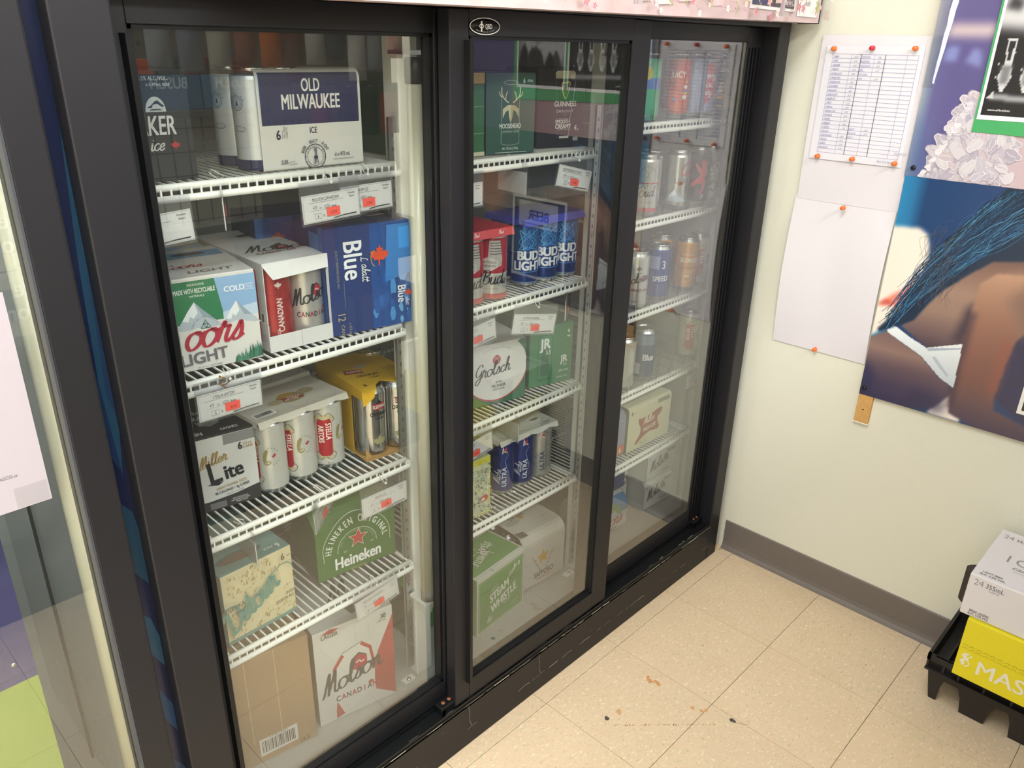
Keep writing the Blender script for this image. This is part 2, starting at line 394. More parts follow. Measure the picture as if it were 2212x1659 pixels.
# worn paint along the sill edge and scuffs on the kick plate
R = random.Random(3); a = Art(0.7)
x = 10.0
while x < 1630:
    l = R.uniform(8, 60); 
    if R.random() < 0.82: a.L([(x, 128.6+R.uniform(-.6, .6)), (x+l*.5, 128.4+R.uniform(-.9, .6)), (x+l, 128.6+R.uniform(-.6, .6))], R.uniform(.9, 2.2), R.choice(['#c9c5ba', '#a5a196', '#e0dbcd']))
    x += l*R.uniform(1.0, 1.5)
x = 20.0
while x < 1600:
    l = R.uniform(10, 55)
    if R.random() < 0.6: a.L([(x, 55+R.uniform(-3, 3)), (x+l*.6, 56+R.uniform(-2, 2)), (x+l, 55+R.uniform(-3, 3))], R.uniform(.7, 1.7), R.choice(['#a09c94', '#85817a', '#bdb9ae']))
    if R.random() < 0.7:
        y = R.uniform(8, 115); a.L([(x, y), (x+R.uniform(3, 12), y+R.uniform(-2, 5))], R.uniform(.4, .9), R.choice(['#77736c', '#5c5954', '#45433f']))
    x += l*R.uniform(.8, 1.9)
for q in (560, 806): a.L([(q, 127), (q+4, 100), (q+2, 85), (q+10, 60)], 0.8, '#a29e95')
tag(a.build('paint_wear', CO, lambda u, v, o: (-1.752+0.93+u, -o, v)), kind='stuff')
a = Art(0.8); x = 300.0
while x < 1620:
    l = R.uniform(10, 50); y = R.uniform(1.5, 9)
    if 760 < x < 1000 or x > 1230 or R.random() < 0.3: a.L([(x, y), (x+l*.5, y+R.uniform(-1.5, 2)), (x+l, y+R.uniform(-1, 1))], R.uniform(.8, 3.2), R.choice(['#9b9a98', '#6f6f70', '#85858a', '#55555a']))
    x += l*R.uniform(.3, .9)
tag(a.build('sill_wear', CO, lambda u, v, o: (-1.752+0.93+u, 0.002+v, 0.1312+o)), kind='stuff')
def door(x0, x1, y0, z0, z1, l, r, tb, bb, handle, gy=0.012):
    d = MB(); y1 = y0+0.03
    d.box(x0, x0+l, y0, y1, z0, z1, BLACK, 0.002); d.box(x1-r, x1, y0, y1, z0, z1, BLACK, 0.002)
    d.box(x0+l, x1-r, y0, y1, z1-tb, z1, BLACK); d.box(x0+l, x1-r, y0, y1, z0, z0+bb, BLACK)
    gx0, gx1, gz0, gz1 = x0+l, x1-r, z0+bb, z1-tb
    e = 0.006                                                      # glazing bead
    for q in ((gx0, gx0+e, gz0, gz1), (gx1-e, gx1, gz0, gz1), (gx0, gx1, gz0, gz0+e), (gx0, gx1, gz1-e, gz1)):
        d.box(q[0], q[1], y0+0.004, y1-0.004, q[2], q[3], BLACK2)
    o = cb(d, 'sliding_door')
    MB().box(gx0+0.002, gx1-0.002, y0+gy, y0+gy+0.0015, gz0+0.002, gz1-0.002, GLASS).build('glass_pane', o)
    if handle:
        h0, h1 = handle
        MB().prism([(gx0-0.012, y0), (gx0-0.009, y0-0.012), (gx0-0.001, y0-0.012), (gx0+0.003, y0-0.004), (gx0+0.004, y0+0.006)], h0, h1, BLACK2).build('handle', o)
    return o
D1 = door(-1.752, -1.203, 0.045, 0.141, 1.617, 0.033, 0.021, 0.038, 0.050, (0.21, 1.568))
D3 = door(-0.72, -0.110, 0.045, 0.141, 1.617, 0.06, 0.073, 0.034, 0.060, None, 0.0012)
D2 = door(-1.224, -0.661, 0.006, 0.141, 1.617, 0.044, 0.063, 0.040, 0.052, (0.195, 1.570))
md = MB()
for i, xx in enumerate((-0.176, -0.162, -0.146, -0.128)): md.box(xx, xx+0.004, 0.040, 0.046, 0.16, 1.57, BLACK2)
tag(md.build('moulding', D3), kind='stuff')
md = MB()
for xx in (-1.222, -1.2135, -1.207): md.box(xx, xx+0.003, 0.0405, 0.0455, 0.16, 1.6, BLACK2)
tag(md.build('moulding', D1), kind='stuff')
# oval maker's badge on the middle door
bd = MB().lathe([(0, -0.001), (1, -0.001), (1, 0.0008), (0, 0.0008)], BLACK2, 40).mesh('badge')
for v in bd.vertices: v.co = Vector((v.co.x*0.0355, -v.co.z, v.co.y*0.0135))
badge = link('badge', bd, D2, (-1.146, 0.005, 1.5915))
a = Art(0.4); a.ring(0, 0, 34.5, 12.6, 1.2, '#e6e6e2', n=48)
a.T('QBD', 8.5, -3.6, 7.2, '#e9e9e6', 0.012, .72); a.R(-9.6, -8.2, 2.9, 16, '#e9e9e6')
a.ring(-8.2, 0.2, 4.6, 2.9, 1.3, '#e9e9e6', n=24)
a.TA('MODULAR COOLING SYSTEMS', 0, 60, 69.5, 253, 287, 1.5, '#bdbdba', 0.0, 1, True)
a.build('lettering', badge, lambda u, v, o: (u, -0.001-o, v))
# black door stops with two rusty screws on the sill
RUST = mat('#8a5236', 0.7, 0.2, 0.1, 600)
for (sx, sy) in ((-1.262, 0.012), (-0.166, 0.03)):
    s = MB().box(sx, sx+0.05, sy, sy+0.026, 0.146, 0.156, BLACK2, 0.002).box(sx, sx+0.05, sy, sy+0.004, 0.131, 0.150, BLACK2).box(sx+0.004, sx+0.012, sy, sy+0.02, 0.131, 0.147, BLACK2)
    o = cb(s, 'door_stop')
    for k in (0.016, 0.034): MB().lathe([(0, 0.1575), (0.0045, 0.1572), (0.005, 0.156)], RUST, 10, (sx+k, sy+0.013, 0)).build('screw', o)
# white mullion posts, slotted strips and unlit lamp tubes behind the doors
for mx in (-1.205, -0.602):
    cb(MB().box(mx-0.010, mx+0.036, 0.155, 0.20, 0.131, 1.655, PILW, 0.003), 'mullion_post')
    st = MB().box(mx-0.031, mx-0.015, 0.160, 0.166, 0.165, 1.44, STEEL)
    for k in range(50): st.box(mx-0.025, mx-0.021, 0.1596, 0.1602, 0.18+k*0.025, 0.188+k*0.025, GREYM)
    cb(st, 'slotted_strip'); 
    cb(MB().box(mx-0.052, mx-0.02, 0.150, 0.168, 0.131, 0.134, PILW).lathe([(0.006, .134), (.005, .138), (0, .138)], STEEL, 10, (mx-0.036, 0.157, 0)), 'strip_foot')
    tb = cb(MB().lathe([(0, .40), (.0165, .40), (.0165, 1.50), (0, 1.50)], TUBE, 20, (mx-0.005, 0.112, 0)), 'lamp_tube')
    MB().lathe([(0, 1.498), (.019, 1.498), (.019, 1.538), (.015, 1.541), (0, 1.541)], BLACK2, 16, (mx-0.005, 0.112, 0)).build('tube_cap', tb)
    MB().lathe([(0, .388), (.0175, .388), (.0175, .412), (0, .412)], mat('#8c877c', .5), 16, (mx-0.005, 0.112, 0)).build('tube_cap', tb)
    cb(MB().box(mx-0.026, mx+0.004, 0.10, 0.156, 0.376, 0.386, PILW, 0.002).box(mx-0.03, mx+0.012, 0.105, 0.156, 1.545, 1.552, STEEL), 'lamp_bracket', kind='stuff')
cb(MB().box(-0.075, -0.058, 0.16, 0.166, 0.165, 1.60, STEEL), 'slotted_strip')

# ------------------------------------------------------------------ wire shelves
def shelf(x0, x1, z, label, front=True):
    t = thing('wire_shelf', label, 'shelf', ((x0+x1)/2, 0.14, z), 0, 'white wire shelves in the cooler'); hw = (x1-x0)/2
    MB().tube([(-hw, 0, 0), (hw-0.012, 0, 0)], 0.0056, WHITEP, 8).build('front_rail', t)
    MB().tube([(-hw, -0.004, -0.0165), (hw-0.006, -0.004, -0.0165), (hw, 0.004, -0.0150), (hw, 0.52, -0.006)], 0.0056, WHITEP, 8).build('edge_rail', t)
    wv = MB(); n = int((x1-x0)/0.0152)
    for k in range(n):
        xx = -hw+0.006+k*(x1-x0-0.02)/(n-1); r = 0.0014
        wv.box(xx-r, xx+r, 0.0, 0.525, 0.0008, 0.0036, WHITEP); wv.box(xx-r, xx+r, -0.005, -0.003, -0.017, 0.002, WHITEP)
        
    wv.tube([(-hw, 0.26, -0.002), (hw, 0.26, -0.002)], 0.003, WHITEP, 6).tube([(-hw, 0.52, -0.002), (hw, 0.52, -0.002)], 0.003, WHITEP, 6)
    tag(wv.build('wires', t), kind='stuff')
    return t
SZ1 = [1.361, 1.050, 0.751, 0.488]; SZ2 = [1.347, 1.038, 0.760, 0.486]; SZ3 = [1.390, 1.150, 0.900, 0.660, 0.428]
names = ['topmost', 'second', 'third', 'lowest']
for i, z in enumerate(SZ1): shelf(-1.785, -1.228, z, 'white wire shelf behind the left glass door, %s of four' % names[i])
for i, z in enumerate(SZ2): shelf(-1.195, -0.655, z, 'white wire shelf behind the middle glass door, %s of four' % names[i])
names = ['topmost', 'second', 'third', 'fourth', 'lowest']
for i, z in enumerate(SZ3): shelf(-0.585, -0.070, z, 'white wire shelf behind the right glass door, %s of five' % names[i])

# ------------------------------------------------------------------ makers for what stands on the shelves
def rot2(x, y, a): return (x*math.cos(a)-y*math.sin(a), x*math.sin(a)+y*math.cos(a))
def faceang(x, y):
    """turn about z that shows the print at angle 0 to the aisle where the photographer stands"""
    return math.atan2(CAM.x-x, -(CAM.y-y))
CANP = [(0, .004), (.022, .003), (.024, 0), (.0265, .001), (.030, .006), (.0328, .012), (.033, .016), (.033, .139), (.0318, .1445), (.0275, .1515), (.0272, .153)]
LIDP = [(.0272, .153), (.0282, .1545), (.0280, .1566), (.0268, .1570), (.0256, .1562), (.0245, .1515), (.0235, .1508), (0, .1508)]
def can_mesh(col, rough=.3, metal=.75, bands=(), slim=False, lidc=None):
    """aluminium can: painted body with optional colour bands (z0, z1, colour), bare neck, lid and ring pull"""
    mb = MB(); bm_ = mat(col, rough, metal, 0, 0, 0)
    zs = sorted({z for b in bands for z in b[:2]}); prof = list(CANP)
    for z in zs:
        if .016 < z < .139: prof.append((.033, z))
    prof.sort(key=lambda q: (q[1] if q[0] > .0245 else -1+q[1], q[0]))
    prof = [(0, .004), (.022, .003), (.024, 0)]+[q for q in prof if q[0] > .0245]
    n = 28
    for i in range(len(prof)-1):
        zc = (prof[i][1]+prof[i+1][1])/2; m = bm_
        if prof[i][0] <= .0245 or zc < .010 or zc > .1475: m = STEEL
        else:
            for z0, z1, c in bands:
                if z0-1e-6 <= zc <= z1+1e-6: m = mat(c, rough, metal)
        mb.lathe([prof[i], prof[i+1]], m, n)
    mb.lathe(LIDP, ALU, n)
    mb.add([(.011*math.cos(a)-.004, .007*math.sin(a), .1522) for a in [k*PI/6 for k in range(12)]], [list(range(12))], STEEL)
    return mb
def can_art(a, name, parent, off=0.0, cut=4.0, step=0.00004, metal=0.2):
    """wrap a print round the can; u runs to the right from the middle of the front"""
    def fn(u, v, o):
        p = off+u/.033; r = .033+o
        if v > .139: r = .033+o-(v-.139)*0.25
        return (r*math.sin(p), -r*math.cos(p), v)
    return a.build(name, parent, fn, cut=cut, step=step, base=.00025, rough=.35, metal=metal)
def can(name, label, x, y, z, mb, art=None, twist=0.0, group=None, parent=None):
    """a single can (a thing) or a can of a pack (a part)"""
    r = faceang(x, y)+math.radians(twist)
    if parent is None:
        t = thing(name, label, 'beer can', (x, y, z), 0, group); b = mb.build('can_body', t)
    else:
        b = mb.build(name, parent); b.location = (x, y, z); t = b
    if art: can_art(art, 'lettering', b, r)
    return t
class Face:
    """where each side of a box lies, for Art: front, left, right and top as seen from outside"""
    def __init__(s, w, d, h): s.w, s.d, s.h = w, d, h
    def front(s, u, v, o): return (u, -o, v)
    def left(s, u, v, o): return (-o, s.d-u, v)
    def right(s, u, v, o): return (s.w+o, u, v)
    def top(s, u, v, o): return (u, v, s.h+o)
def carton(name, label, x, y, z, w, d, h, rot, cols, group=None, cat='beer carton', bev=.0015, frontopen=False):
    """closed cardboard carton; origin at its lower front left corner"""
    t = thing(name, label, cat, (x, y, z), math.radians(rot), group)
    F = Face(w, d, h); c = lambda k: cols.get(k, cols['all'])
    M_ = lambda k: mat(c(k), .5, 0, .03, 90)
    mb = MB()
    bm = bmesh.new(); bmesh.ops.create_cube(bm, size=1)
    for v in bm.verts: v.co = ((v.co.x+.5)*w, (v.co.y+.5)*d, (v.co.z+.5)*h)
    bmesh.ops.bevel(bm, geom=bm.edges[:], offset=bev, segments=2, affect='EDGES', profile=.5); bm.verts.index_update()
    vs = [v.co[:] for v in bm.verts]
    for f in bm.faces:
        n = f.normal; k = 'front' if n.y < -.7 else 'top' if n.z > .7 else 'left' if n.x < -.7 else 'all'
        if frontopen and n.y < -.99: continue
        mb.add(vs, [[v.index for v in f.verts]], M_(k))
    bm.free()
    t_ = mb.build('carton_body', t)
    return t, F
def rprof(d, h, rt, rb, n=5):
    """outline (y, z) of a carton wrapped round cans, rounded at top and bottom"""
    p = []
    for cy, cz, r, a0 in ((rt, h-rt, rt, 180), (d-rt, h-rt, rt, 90), (d-rb, rb, rb, 0), (rb, rb, rb, -90)):
        for k in range(n+1):
            a = math.radians(a0-90*k/n); p.append((cy+r*math.cos(a), cz+r*math.sin(a)))
    return p
def wrap(name, label, x, y, z, w, d, h, rot, col, rt=.02, rb=.012, ends=None, canm=None, group=None, cat='beer pack', rows=2, inside='#6a655e'):
    """paperboard sleeve open at both ends with the outer cans showing"""
    t = thing(name, label, cat, (x, y, z), math.radians(rot), group)
    P = rprof(d, h, rt, rb); n = len(P); mb = MB(); m = mat(col, .5, 0, .03, 90); mi = mat(inside, .8); th = .0008
    Q = [(a+th, b+th) for a, b in rprof(d-2*th, h-2*th, rt-th, rb-th)]
    xs = [0, w]
    vs = [(0, a, b) for a, b in P]+[(w, a, b) for a, b in P]
    mb.add(vs, [(i, n+i, n+(i+1) % n, (i+1) % n) for i in range(n)], m, False)
    vs = [(0.0002, a, b) for a, b in Q]+[(w-.0002, a, b) for a, b in Q]
    mb.add(vs, [(i, (i+1) % n, n+(i+1) % n, n+i) for i in range(n)], mi, False)
    if ends: mb.add([(0.004, a, b) for a, b in Q], [list(range(n))[::-1]], mat(ends, .5)); mb.add([(w-.004, a, b) for a, b in Q], [list(range(n))], mat(ends, .5))
    mb.build('paper_sleeve', t)
    if canm:
        for k in range(rows):
            c = canm.build('can', t); c.location = (.0345, .0335+k*(d-.067)/max(rows-1, 1), .0012)
    F = Face(w, d, h)
    def front(u, v, o):
        # follow the rounded top and bottom of the sleeve
        if v > h-rt:
            s_ = math.asin(min(1, (v-(h-rt))/rt)); return (u, rt-(rt+o)*math.cos(s_), h-rt+(rt+o)*math.sin(s_))
        if v < rb:
            s_ = math.asin(min(1, (rb-v)/rb)); return (u, rb-(rb+o)*math.cos(s_), rb-(rb+o)*math.sin(s_))
        return (u, -o, v)
    F.front = front; F.cv = [1000*(h-rt*q) for q in (1, .8, .6, .4, .2)]+[1000*rb*q for q in (1, .6, .3)]
    return t, F
GOLD = '#b39a52'
# ---- left door, topmost shelf
z = SZ1[0]+.005
t, F = carton('beer_carton', 'near-black carton with white letters and a red maple leaf, left of the topmost shelf', -1.728, .172, z, .133, .2, .156, 0, {'all': '#23252b', 'front': '#20232b', 'top': '#2a2d34'})
a = Art(.4); a.T('LAKER', 74, 66, 26, '#d9dadb', .03, .62, .06); a.S('ice', 66, 44, 10, '#d9dadb', .22); a.leaf(104, 50, 7.5, '#b5303c')
a.P([(82+15*math.cos(q*PI/12), 98+21*math.sin(q*PI/12)) for q in range(13)], '#c9cacc'); a.P([(70, 104), (76, 103), (79, 108), (85, 109), (92, 104), (95, 106), (90, 110), (86, 114), (81, 112), (77, 108)], '#23252b'); a.P([(72, 100), (92, 100), (88, 102), (76, 102)], '#23252b')
a.T('5.5% ALC./VOL.', 84, 141, 5.5, '#cfd0d2', .01, .8); a.T('6 X 473mL BEER', 90, 133, 4, '#cfd0d2', 0, .85)
a.build('printed_front', t, F.front)
z = SZ1[0]+.005
canw = can_mesh('#dfe0e2', .35, .35)
t, F = wrap('beer_pack', 'white and navy sleeve of six tall cans on the topmost shelf behind the left door', -1.492, .158, z, .196, .134, .157, 0, '#d9d6d0', .016, .004, None, None)
for k, xx in enumerate((.033, .0)):
    for j in range(2):
        c = canw.build('can', t); c.location = (.012+.0*k+.0, .034+j*.066, .001) if k == 1 else (.062, .034+j*.066, .001)
        if k == 1:
            a = Art(.4); a.ring(0, 104, 11, 11, .9, '#3a3d4e'); a.ring(0, 104, 8, 8, .6, '#3a3d4e'); a.P([(-3, 98), (-1, 106), (0, 110), (2, 106), (3, 98), (0, 101)], '#4a4d5e'); a.TA('BREWING', 0, 104, 12.6, 160, 20, 3, '#3a3d4e', .01, .8); a.R(-30, 92, 13, 22, '#2d3156'); a.T('M', -23, 96, 12, '#e8e8ea', .02, .8)
            a.R(-8, 62, 20, 7, '#c9cacc'); a.ring(2, 65, 11, 4, .6, '#3a3d4e'); a.R(-40, 2, 80, 16, '#262b52')
            can_art(a, 'lettering', c, -1.35)
a = Art(.45); NV = '#2c2e55'
a.R(5, 71, 186, 79, NV); a.R(5, 71, 186, 15, '#262953')
a.T('OLD', 98, 122, 19, '#e6e3dc', .035, .62); a.T('MILWAUKEE', 98, 95, 22, '#e6e3dc', .04, .62)
a.T('ICE', 98, 56, 9.5, '#2b2d45', .03, .72); a.T('6', 32, 49, 14, '#2b2d45', .045, .8); a.R(39, 49, .7, 14, '#77757d')
a.T('TALL CANS', 44.5, 50, 3.2, '#6d6b78', .0, .8, 0, 90, 'l'); a.T('CANETTES', 49, 50, 3.2, '#6d6b78', 0, .8, 0, 90, 'l')
a.ring(98, 18, 20, 20, 1.3, '#33354d', 0, 360); a.ring(98, 18, 15, 15, .6, '#33354d'); a.TA('OLD MILWAUKEE BREWING', 98, 18, 16.2, 235, -50, 3.2, '#33354d', .01, .8)
a.TA('BEER \u00b7 BUILT \u00b7 RIGHT', 98, 18, 23, 160, 25, 5.2, '#33354d', .03, .7)
a.P([(94, 6), (97, 24), (95, 30), (98, 34), (101, 30), (100, 22), (103, 6), (101, 6), (99, 16), (97, 6)], '#6a6c80'); a.E(98, 17, 4, 3, '#33354d')
a.T('5.5%', 38, 10, 6.5, '#33354d', .03, .7, .1); a.T('alc./vol.', 52, 12, 3, '#6d6b78', 0, .8); a.T('strong beer', 54, 8, 2.8, '#6d6b78', 0, .8); a.T('6 x 473 mL', 151, 16, 6.5, '#33354d', .01, .72, .12); a.R(132, 11, 42, .8, '#8a8890')
a.build('printed_front', t, F.front, cutv=F.cv)
# ---- left door, second shelf
z = SZ1[1]+.005
def mountain(a, x, y, w, h):
    a.P([(x, y), (x+w*.3, y+h*.7), (x+w*.45, y+h), (x+w*.62, y+h*.66), (x+w, y)], '#b9c2cc')
    a.P([(x+w*.16, y+h*.36), (x+w*.3, y+h*.7), (x+w*.45, y+h), (x+w*.5, y+h*.6), (x+w*.4, y+h*.4), (x+w*.33, y+h*.5), (x+w*.28, y+h*.3)], '#e9edf0')
    a.P([(x+w*.45, y+h), (x+w*.62, y+h*.66), (x+w*.8, y+h*.35), (x+w*.6, y+h*.42), (x+w*.55, y+h*.62)], '#98a5b3')
def coors_art(w, h, top=False):
    a = Art(.45); a.P([(0, 78), (0, h-6), (w*.5, h-6), (w*.56, 95), (w*.58, 78)], '#2f7d52'); a.P([(w*.5, h-6), (w, h-6), (w, 88), (w*.58, 78)], '#8fb4dc')
    a.P([(w*.56, 92), (w, 100), (w, 80), (w*.56, 78)], '#c3d5ea')
    a.R(0, 0, w, 80, '#dfdcd8'); mountain(a, -4, 70, 76, 46); mountain(a, w*.5, 64, 70, 44); a.R(0, 0, w, 66, '#dfdcd8')
    a.P([(0, 64), (30, 72), (60, 64)], '#dfdcd8'); a.P([(50, 64), (96, 74), (w, 64)], '#dfdcd8')
    a.T('PACKAGING', 36, h-14, 3.8, '#e8efe9', .01, .85); a.T('MADE WITH RECYCLABLE', 33, h-26, 7.4, '#f0f4f0', .035, .52); a.T('MATERIALS', 36, h-33, 3.6, '#e8efe9', .01, .9)
    a.T('COLD', w-36, h-32, 9, '#f2f4f7', .045, .95); 
    for k, s_ in enumerate(('LAGERED', 'FILTERED', 'CERTIFIED')): a.T(s_, w-20, h-25-k*4.4, 2.8, '#eef2f7', .0, .9, 0, 0, 'l')
    for q in ((0, 0), (8, 0), (4, 7)): a.L([(36+q[0], 70+q[1]), (44+q[0], 70+q[1]), (40+q[0], 77+q[1]), (36+q[0], 70+q[1])], 1.6, '#2f6b4c')
    a.TA('COLD AS THE ROCKIES', 43, 68, 20, 165, 20, 3, '#8b8f98', 0, .9)
    a.S('oors', 5, 36, 28, '#b3263e', .25, .38, 4, 'l', .98)
    a.T('LIGHT', 36, 12, 19, '#6f6a70', .05, 1.0, 0, 3); R = random.Random(5)
    for k in range(26):
        x = w-46+k*1.9; hh = 8+k*.95+R.uniform(-5, 8)
        if x < w-1: a.P([(x-3, max(1, k*.2)), (x, hh), (x+3 if x+3 < w else w, max(1, k*.2))], R.choice(['#2c6a50', '#3a7c62', '#235843', '#4c8a72']))
    a.T('4% alc./vol  LIGHT BEER', 42, 3, 3.2, '#7d7a78', 0, .85)
    return a
cb_ = {'all': '#d6d3cf', 'front': '#dedbd7', 'top': '#cfccc9'}
t, F = carton('beer_carton', 'white carton with snowy mountains, green corner and red script behind the left door', -1.658, .183, z, .133, .2, .157, -9, cb_)
coors_art(133, 157).build('printed_front', t, F.front)
a = Art(.5); a.T('LIGHT', 70, 22, 15, '#6f6a70', .05, 1.2, .2); a.S('Coors', 2, 60, 14, '#a82a40', .25); a.R(6, 128, 120, 40, '#5c92b8'); a.E(70, 150, 30, 10, '#2b2f38')
a.build('printed_top', t, F.top)
a = Art(.5); a.R(0, 0, 200, 30, '#5c92b8'); a.build('printed_side', t, F.left)
t, F = carton('beer_carton', 'second mountain carton with blue band, standing behind the white one', -1.645, .392, z, .133, .2, .157, -9, {'all': '#6f9dbd', 'top': '#c2c3c4', 'front': '#6b9cbf'})
a = Art(.5); a.R(0, 100, 133, 57, '#4d88ad'); a.T('LIGHT  6', 76, 120, 15, '#e6eef4', .03, .8); a.T('x473 mL', 124, 128, 6, '#e6eef4', 0, .8, 0, 0, 'r'); a.build('printed_front', t, F.front)
a = Art(.5); a.E(66, 50, 34, 12, '#3d4048'); a.S('Coors', 22, 100, 14, '#9c3648', .24); a.build('printed_top', t, F.top)
# open-fronted white carton: two cans show between the torn flaps
def molson_leafhex(a, cx, cy, s, dark='#2f3036'):
    hexp = lambda r: [(cx+r*.82*math.cos(math.radians(60*k+30)), cy+r*math.sin(math.radians(60*k+30))) for k in range(6)]
    a.P([(q[0]-s*.05, q[1]+s*.10) for q in hexp(s)], dark); a.P(hexp(s*.92), '#b5323f'); a.L([(cx-s*.35, cy+s*.1), (cx, cy+s*.25), (cx+s*.1, cy), (cx+s*.4, cy+s*.1)], s*.13, '#efe6e2')
def canadian(a, x, y, h, al='c'):
    k = 0; tot = 8*h*.86
    for ch in 'CANADIAN':
        a.T(ch, x-tot/2+(k+.5)*h*.86, y, h, '#b5323f' if k in (1, 3, 5, 7) else '#3a3b42', .04, .72); k += 1
w_, d_, h_ = .127, .27, .1605
t, F = carton('beer_carton', 'white carton torn open at the front with red and white cans showing', -1.510, .165, z, w_, d_, h_, -2, {'all': '#d3d1cf', 'top': '#d9d7d6', 'left': '#bdbbbc'}, frontopen=True)
mb = MB(); MW = mat('#dcdad8', .55, 0, .02, 90); MI = mat('#8c857b', .8)
mb.box(0, w_, -.001, .0, 0, .030, MW).box(.063, .0636, -.0016, -.0009, .002, .030, mat('#b6b4b2', .6)); mb.box(.002, w_-.002, 0.001, .002, .0, .028, MI)
mb.add([(0, 0, h_), (w_, 0, h_), (w_-.006, -.010, h_-.022), (.012, -.012, h_-.027), (0, -.001, h_-.004)], [(0, 4, 3, 2, 1)], MW)
mb.add([(w_, 0, .03), (w_, 0, h_), (w_-.008, -.004, h_-.03), (w_-.007, -.004, .03)], [(0, 1, 2, 3)], MW)
mb.box(.0, w_, .072, .0735, .002, h_-.002, MI)
mb.build('torn_flap', t)
cr = can_mesh('#b23a3c', .32, .4); cw = can_mesh('#cdcac6', .32, .6)
c = cr.build('can', t); c.location = (.031, .036, .002); a = Art(.35); a.T('CANADIAN', 10, 32, 10, '#eedfda', .04, .8, 0, 90, 'l'); a.leaf(5, 116, 7, '#eedfda', 0); a.T('LAGER', 2, 20, 5, '#eedfda', 0, .8, 0, 90, 'l'); a.R(-30, 24, 14, 20, '#c8b9b2'); a.ring(-6, 104, 16, 5, .8, '#8f2c30'); can_art(a, 'lettering', c, -.25)
c = cw.build('can', t); c.location = (.095, .036, .002); a = Art(.35); molson_leafhex(a, 16, 94, 13); a.S('Molson', -31, 66, 14, '#35363c', .25, .28, 14); canadian(a, 6, 47, 9); a.leaf(30, 60, 4, '#b5323f'); a.E(0, 20, 12, 6, '#b98f90'); can_art(a, 'lettering', c, -.25)
a = Art(.5); molson_leafhex(a, 88, 92, 22); a.S('Molson', 14, 84, 22, '#44444a', .22, .3, -8); canadian(a, 62, 58, 11); a.R(60, 205, 40, 14, '#4a4245'); a.build('printed_top', t, F.top)
a = Art(.5); a.S('n', 190, 56, 34, '#3c3d44', .24, .3); a.R(250, 52, 12, 20, '#e5e2de'); a.R(252, 54, 8, 16, '#55545a'); a.R(244, 18, 18, 14, '#a9a6a6'); a.build('printed_side', t, F.left)
# blue twelve pack on its side, and another behind it
def blue_front(w, h):
    a = Art(.35); B1, B2, B3 = '#2a3c74', '#244f94', '#3f86cc'
    a.R(0, 0, w, h, B1); a.R(w*.52, 0, w*.48, h, B2); R = random.Random(9)
    for k in range(34):
        x = w*R.uniform(.55, 1); y = h*R.uniform(.02, .55); s_ = R.uniform(3, 12)
        a.P([(min(x+s_*math.cos(q+R.uniform(-.3, .3))*R.uniform(.5, 1), w-.5), max(y+s_*1.5*math.sin(q), 0.5)) for q in (0, 1, 2.1, 3, 4.2, 5.3)], R.choice(['#2f66b0', '#1f4587', '#4b90d0', '#2a59a2', '#6aa6da']))
    a.P([(w*.68, h*.44), (w, h*.5), (w, h*.97), (w*.72, h*.97)], '#3a7fc8'); a.R(w*.86, h*.74, w*.13, h*.2, '#3b9bea')
    a.T('Blue', w*.21, h*.86, 36, '#eceef2', .03, .80, 0, -90, 'l'); a.S('abatt', w*.41, h*.64, 8, '#eceef2', .26, .2, -90); a.S('L', w*.40, h*.71, 7, '#eceef2', .26, .2, -90)
    a.T('QUALITY BREWING SINCE 1847', w*.115, h*.80, 4.6, '#9c9a86', .0, .75, 0, -90, 'l'); a.R(w*.19, h*.26, .6, h*.26, '#9c9a86')
    a.leaf(w*.62, h*.70, 21, '#d9502c', -4); a.ring(w*.57, h*.68, 9, 15, 1.6, '#b79a4a', 100, 260)
    a.T('Blue', w*.83, h*.38, 17, '#eceef2', .03, .80, 0, -90, 'l'); a.leaf(w*.96, h*.3, 9, '#d9502c', -4); a.S('abatt', w*.925, h*.26, 4, '#eceef2', .26, .2, -90)
    a.T('12', w*.10, h*.205, 15, '#a9a27c', .01, .8, 0, -90, 'l'); a.T('x 473 ml', w*.22, h*.11, 5.5, '#a9a27c', 0, .8, 0, -90, 'l'); a.T('CANS', w*.13, h*.10, 6.5, '#a9a27c', .01, 1, 0, -90, 'l')
    return a
t, F = carton('beer_carton', 'big blue carton standing on end with white sideways lettering, front right of the second shelf', -1.388, .163, z, .176, .13, .203, -8, {'all': '#263668', 'top': '#3a4468', 'left': '#27386c'})
blue_front(176, 203).build('printed_front', t, F.front)
a = Art(.35); a.bars(120, 60, 40, 22, n=14); a.R(6, 20, 100, 60, '#46405a'); a.build('printed_top', t, F.top)
a = Art(.35); a.R(70, 60, 50, 130, '#3d6fa8'); a.R(110, 0, 20, 203, '#33589a'); a.build('printed_side', t, F.left)
t, F = carton('beer_carton', 'second blue carton mostly hidden behind the big blue one on the second shelf', -1.425, .335, z, .2, .13, .198, -8, {'all': '#22305c', 'front': '#27407c'})
a = Art(.35); a.T('Blue', 40, 96, 26, '#cfd4de', .03, .75); a.leaf(44, 158, 15, '#a3472f'); a.S('abatt', 44, 130, 5, '#cfd4de', .25); a.R(0, 0, 14, 198, '#3a5f9c'); a.build('printed_front', t, F.front)
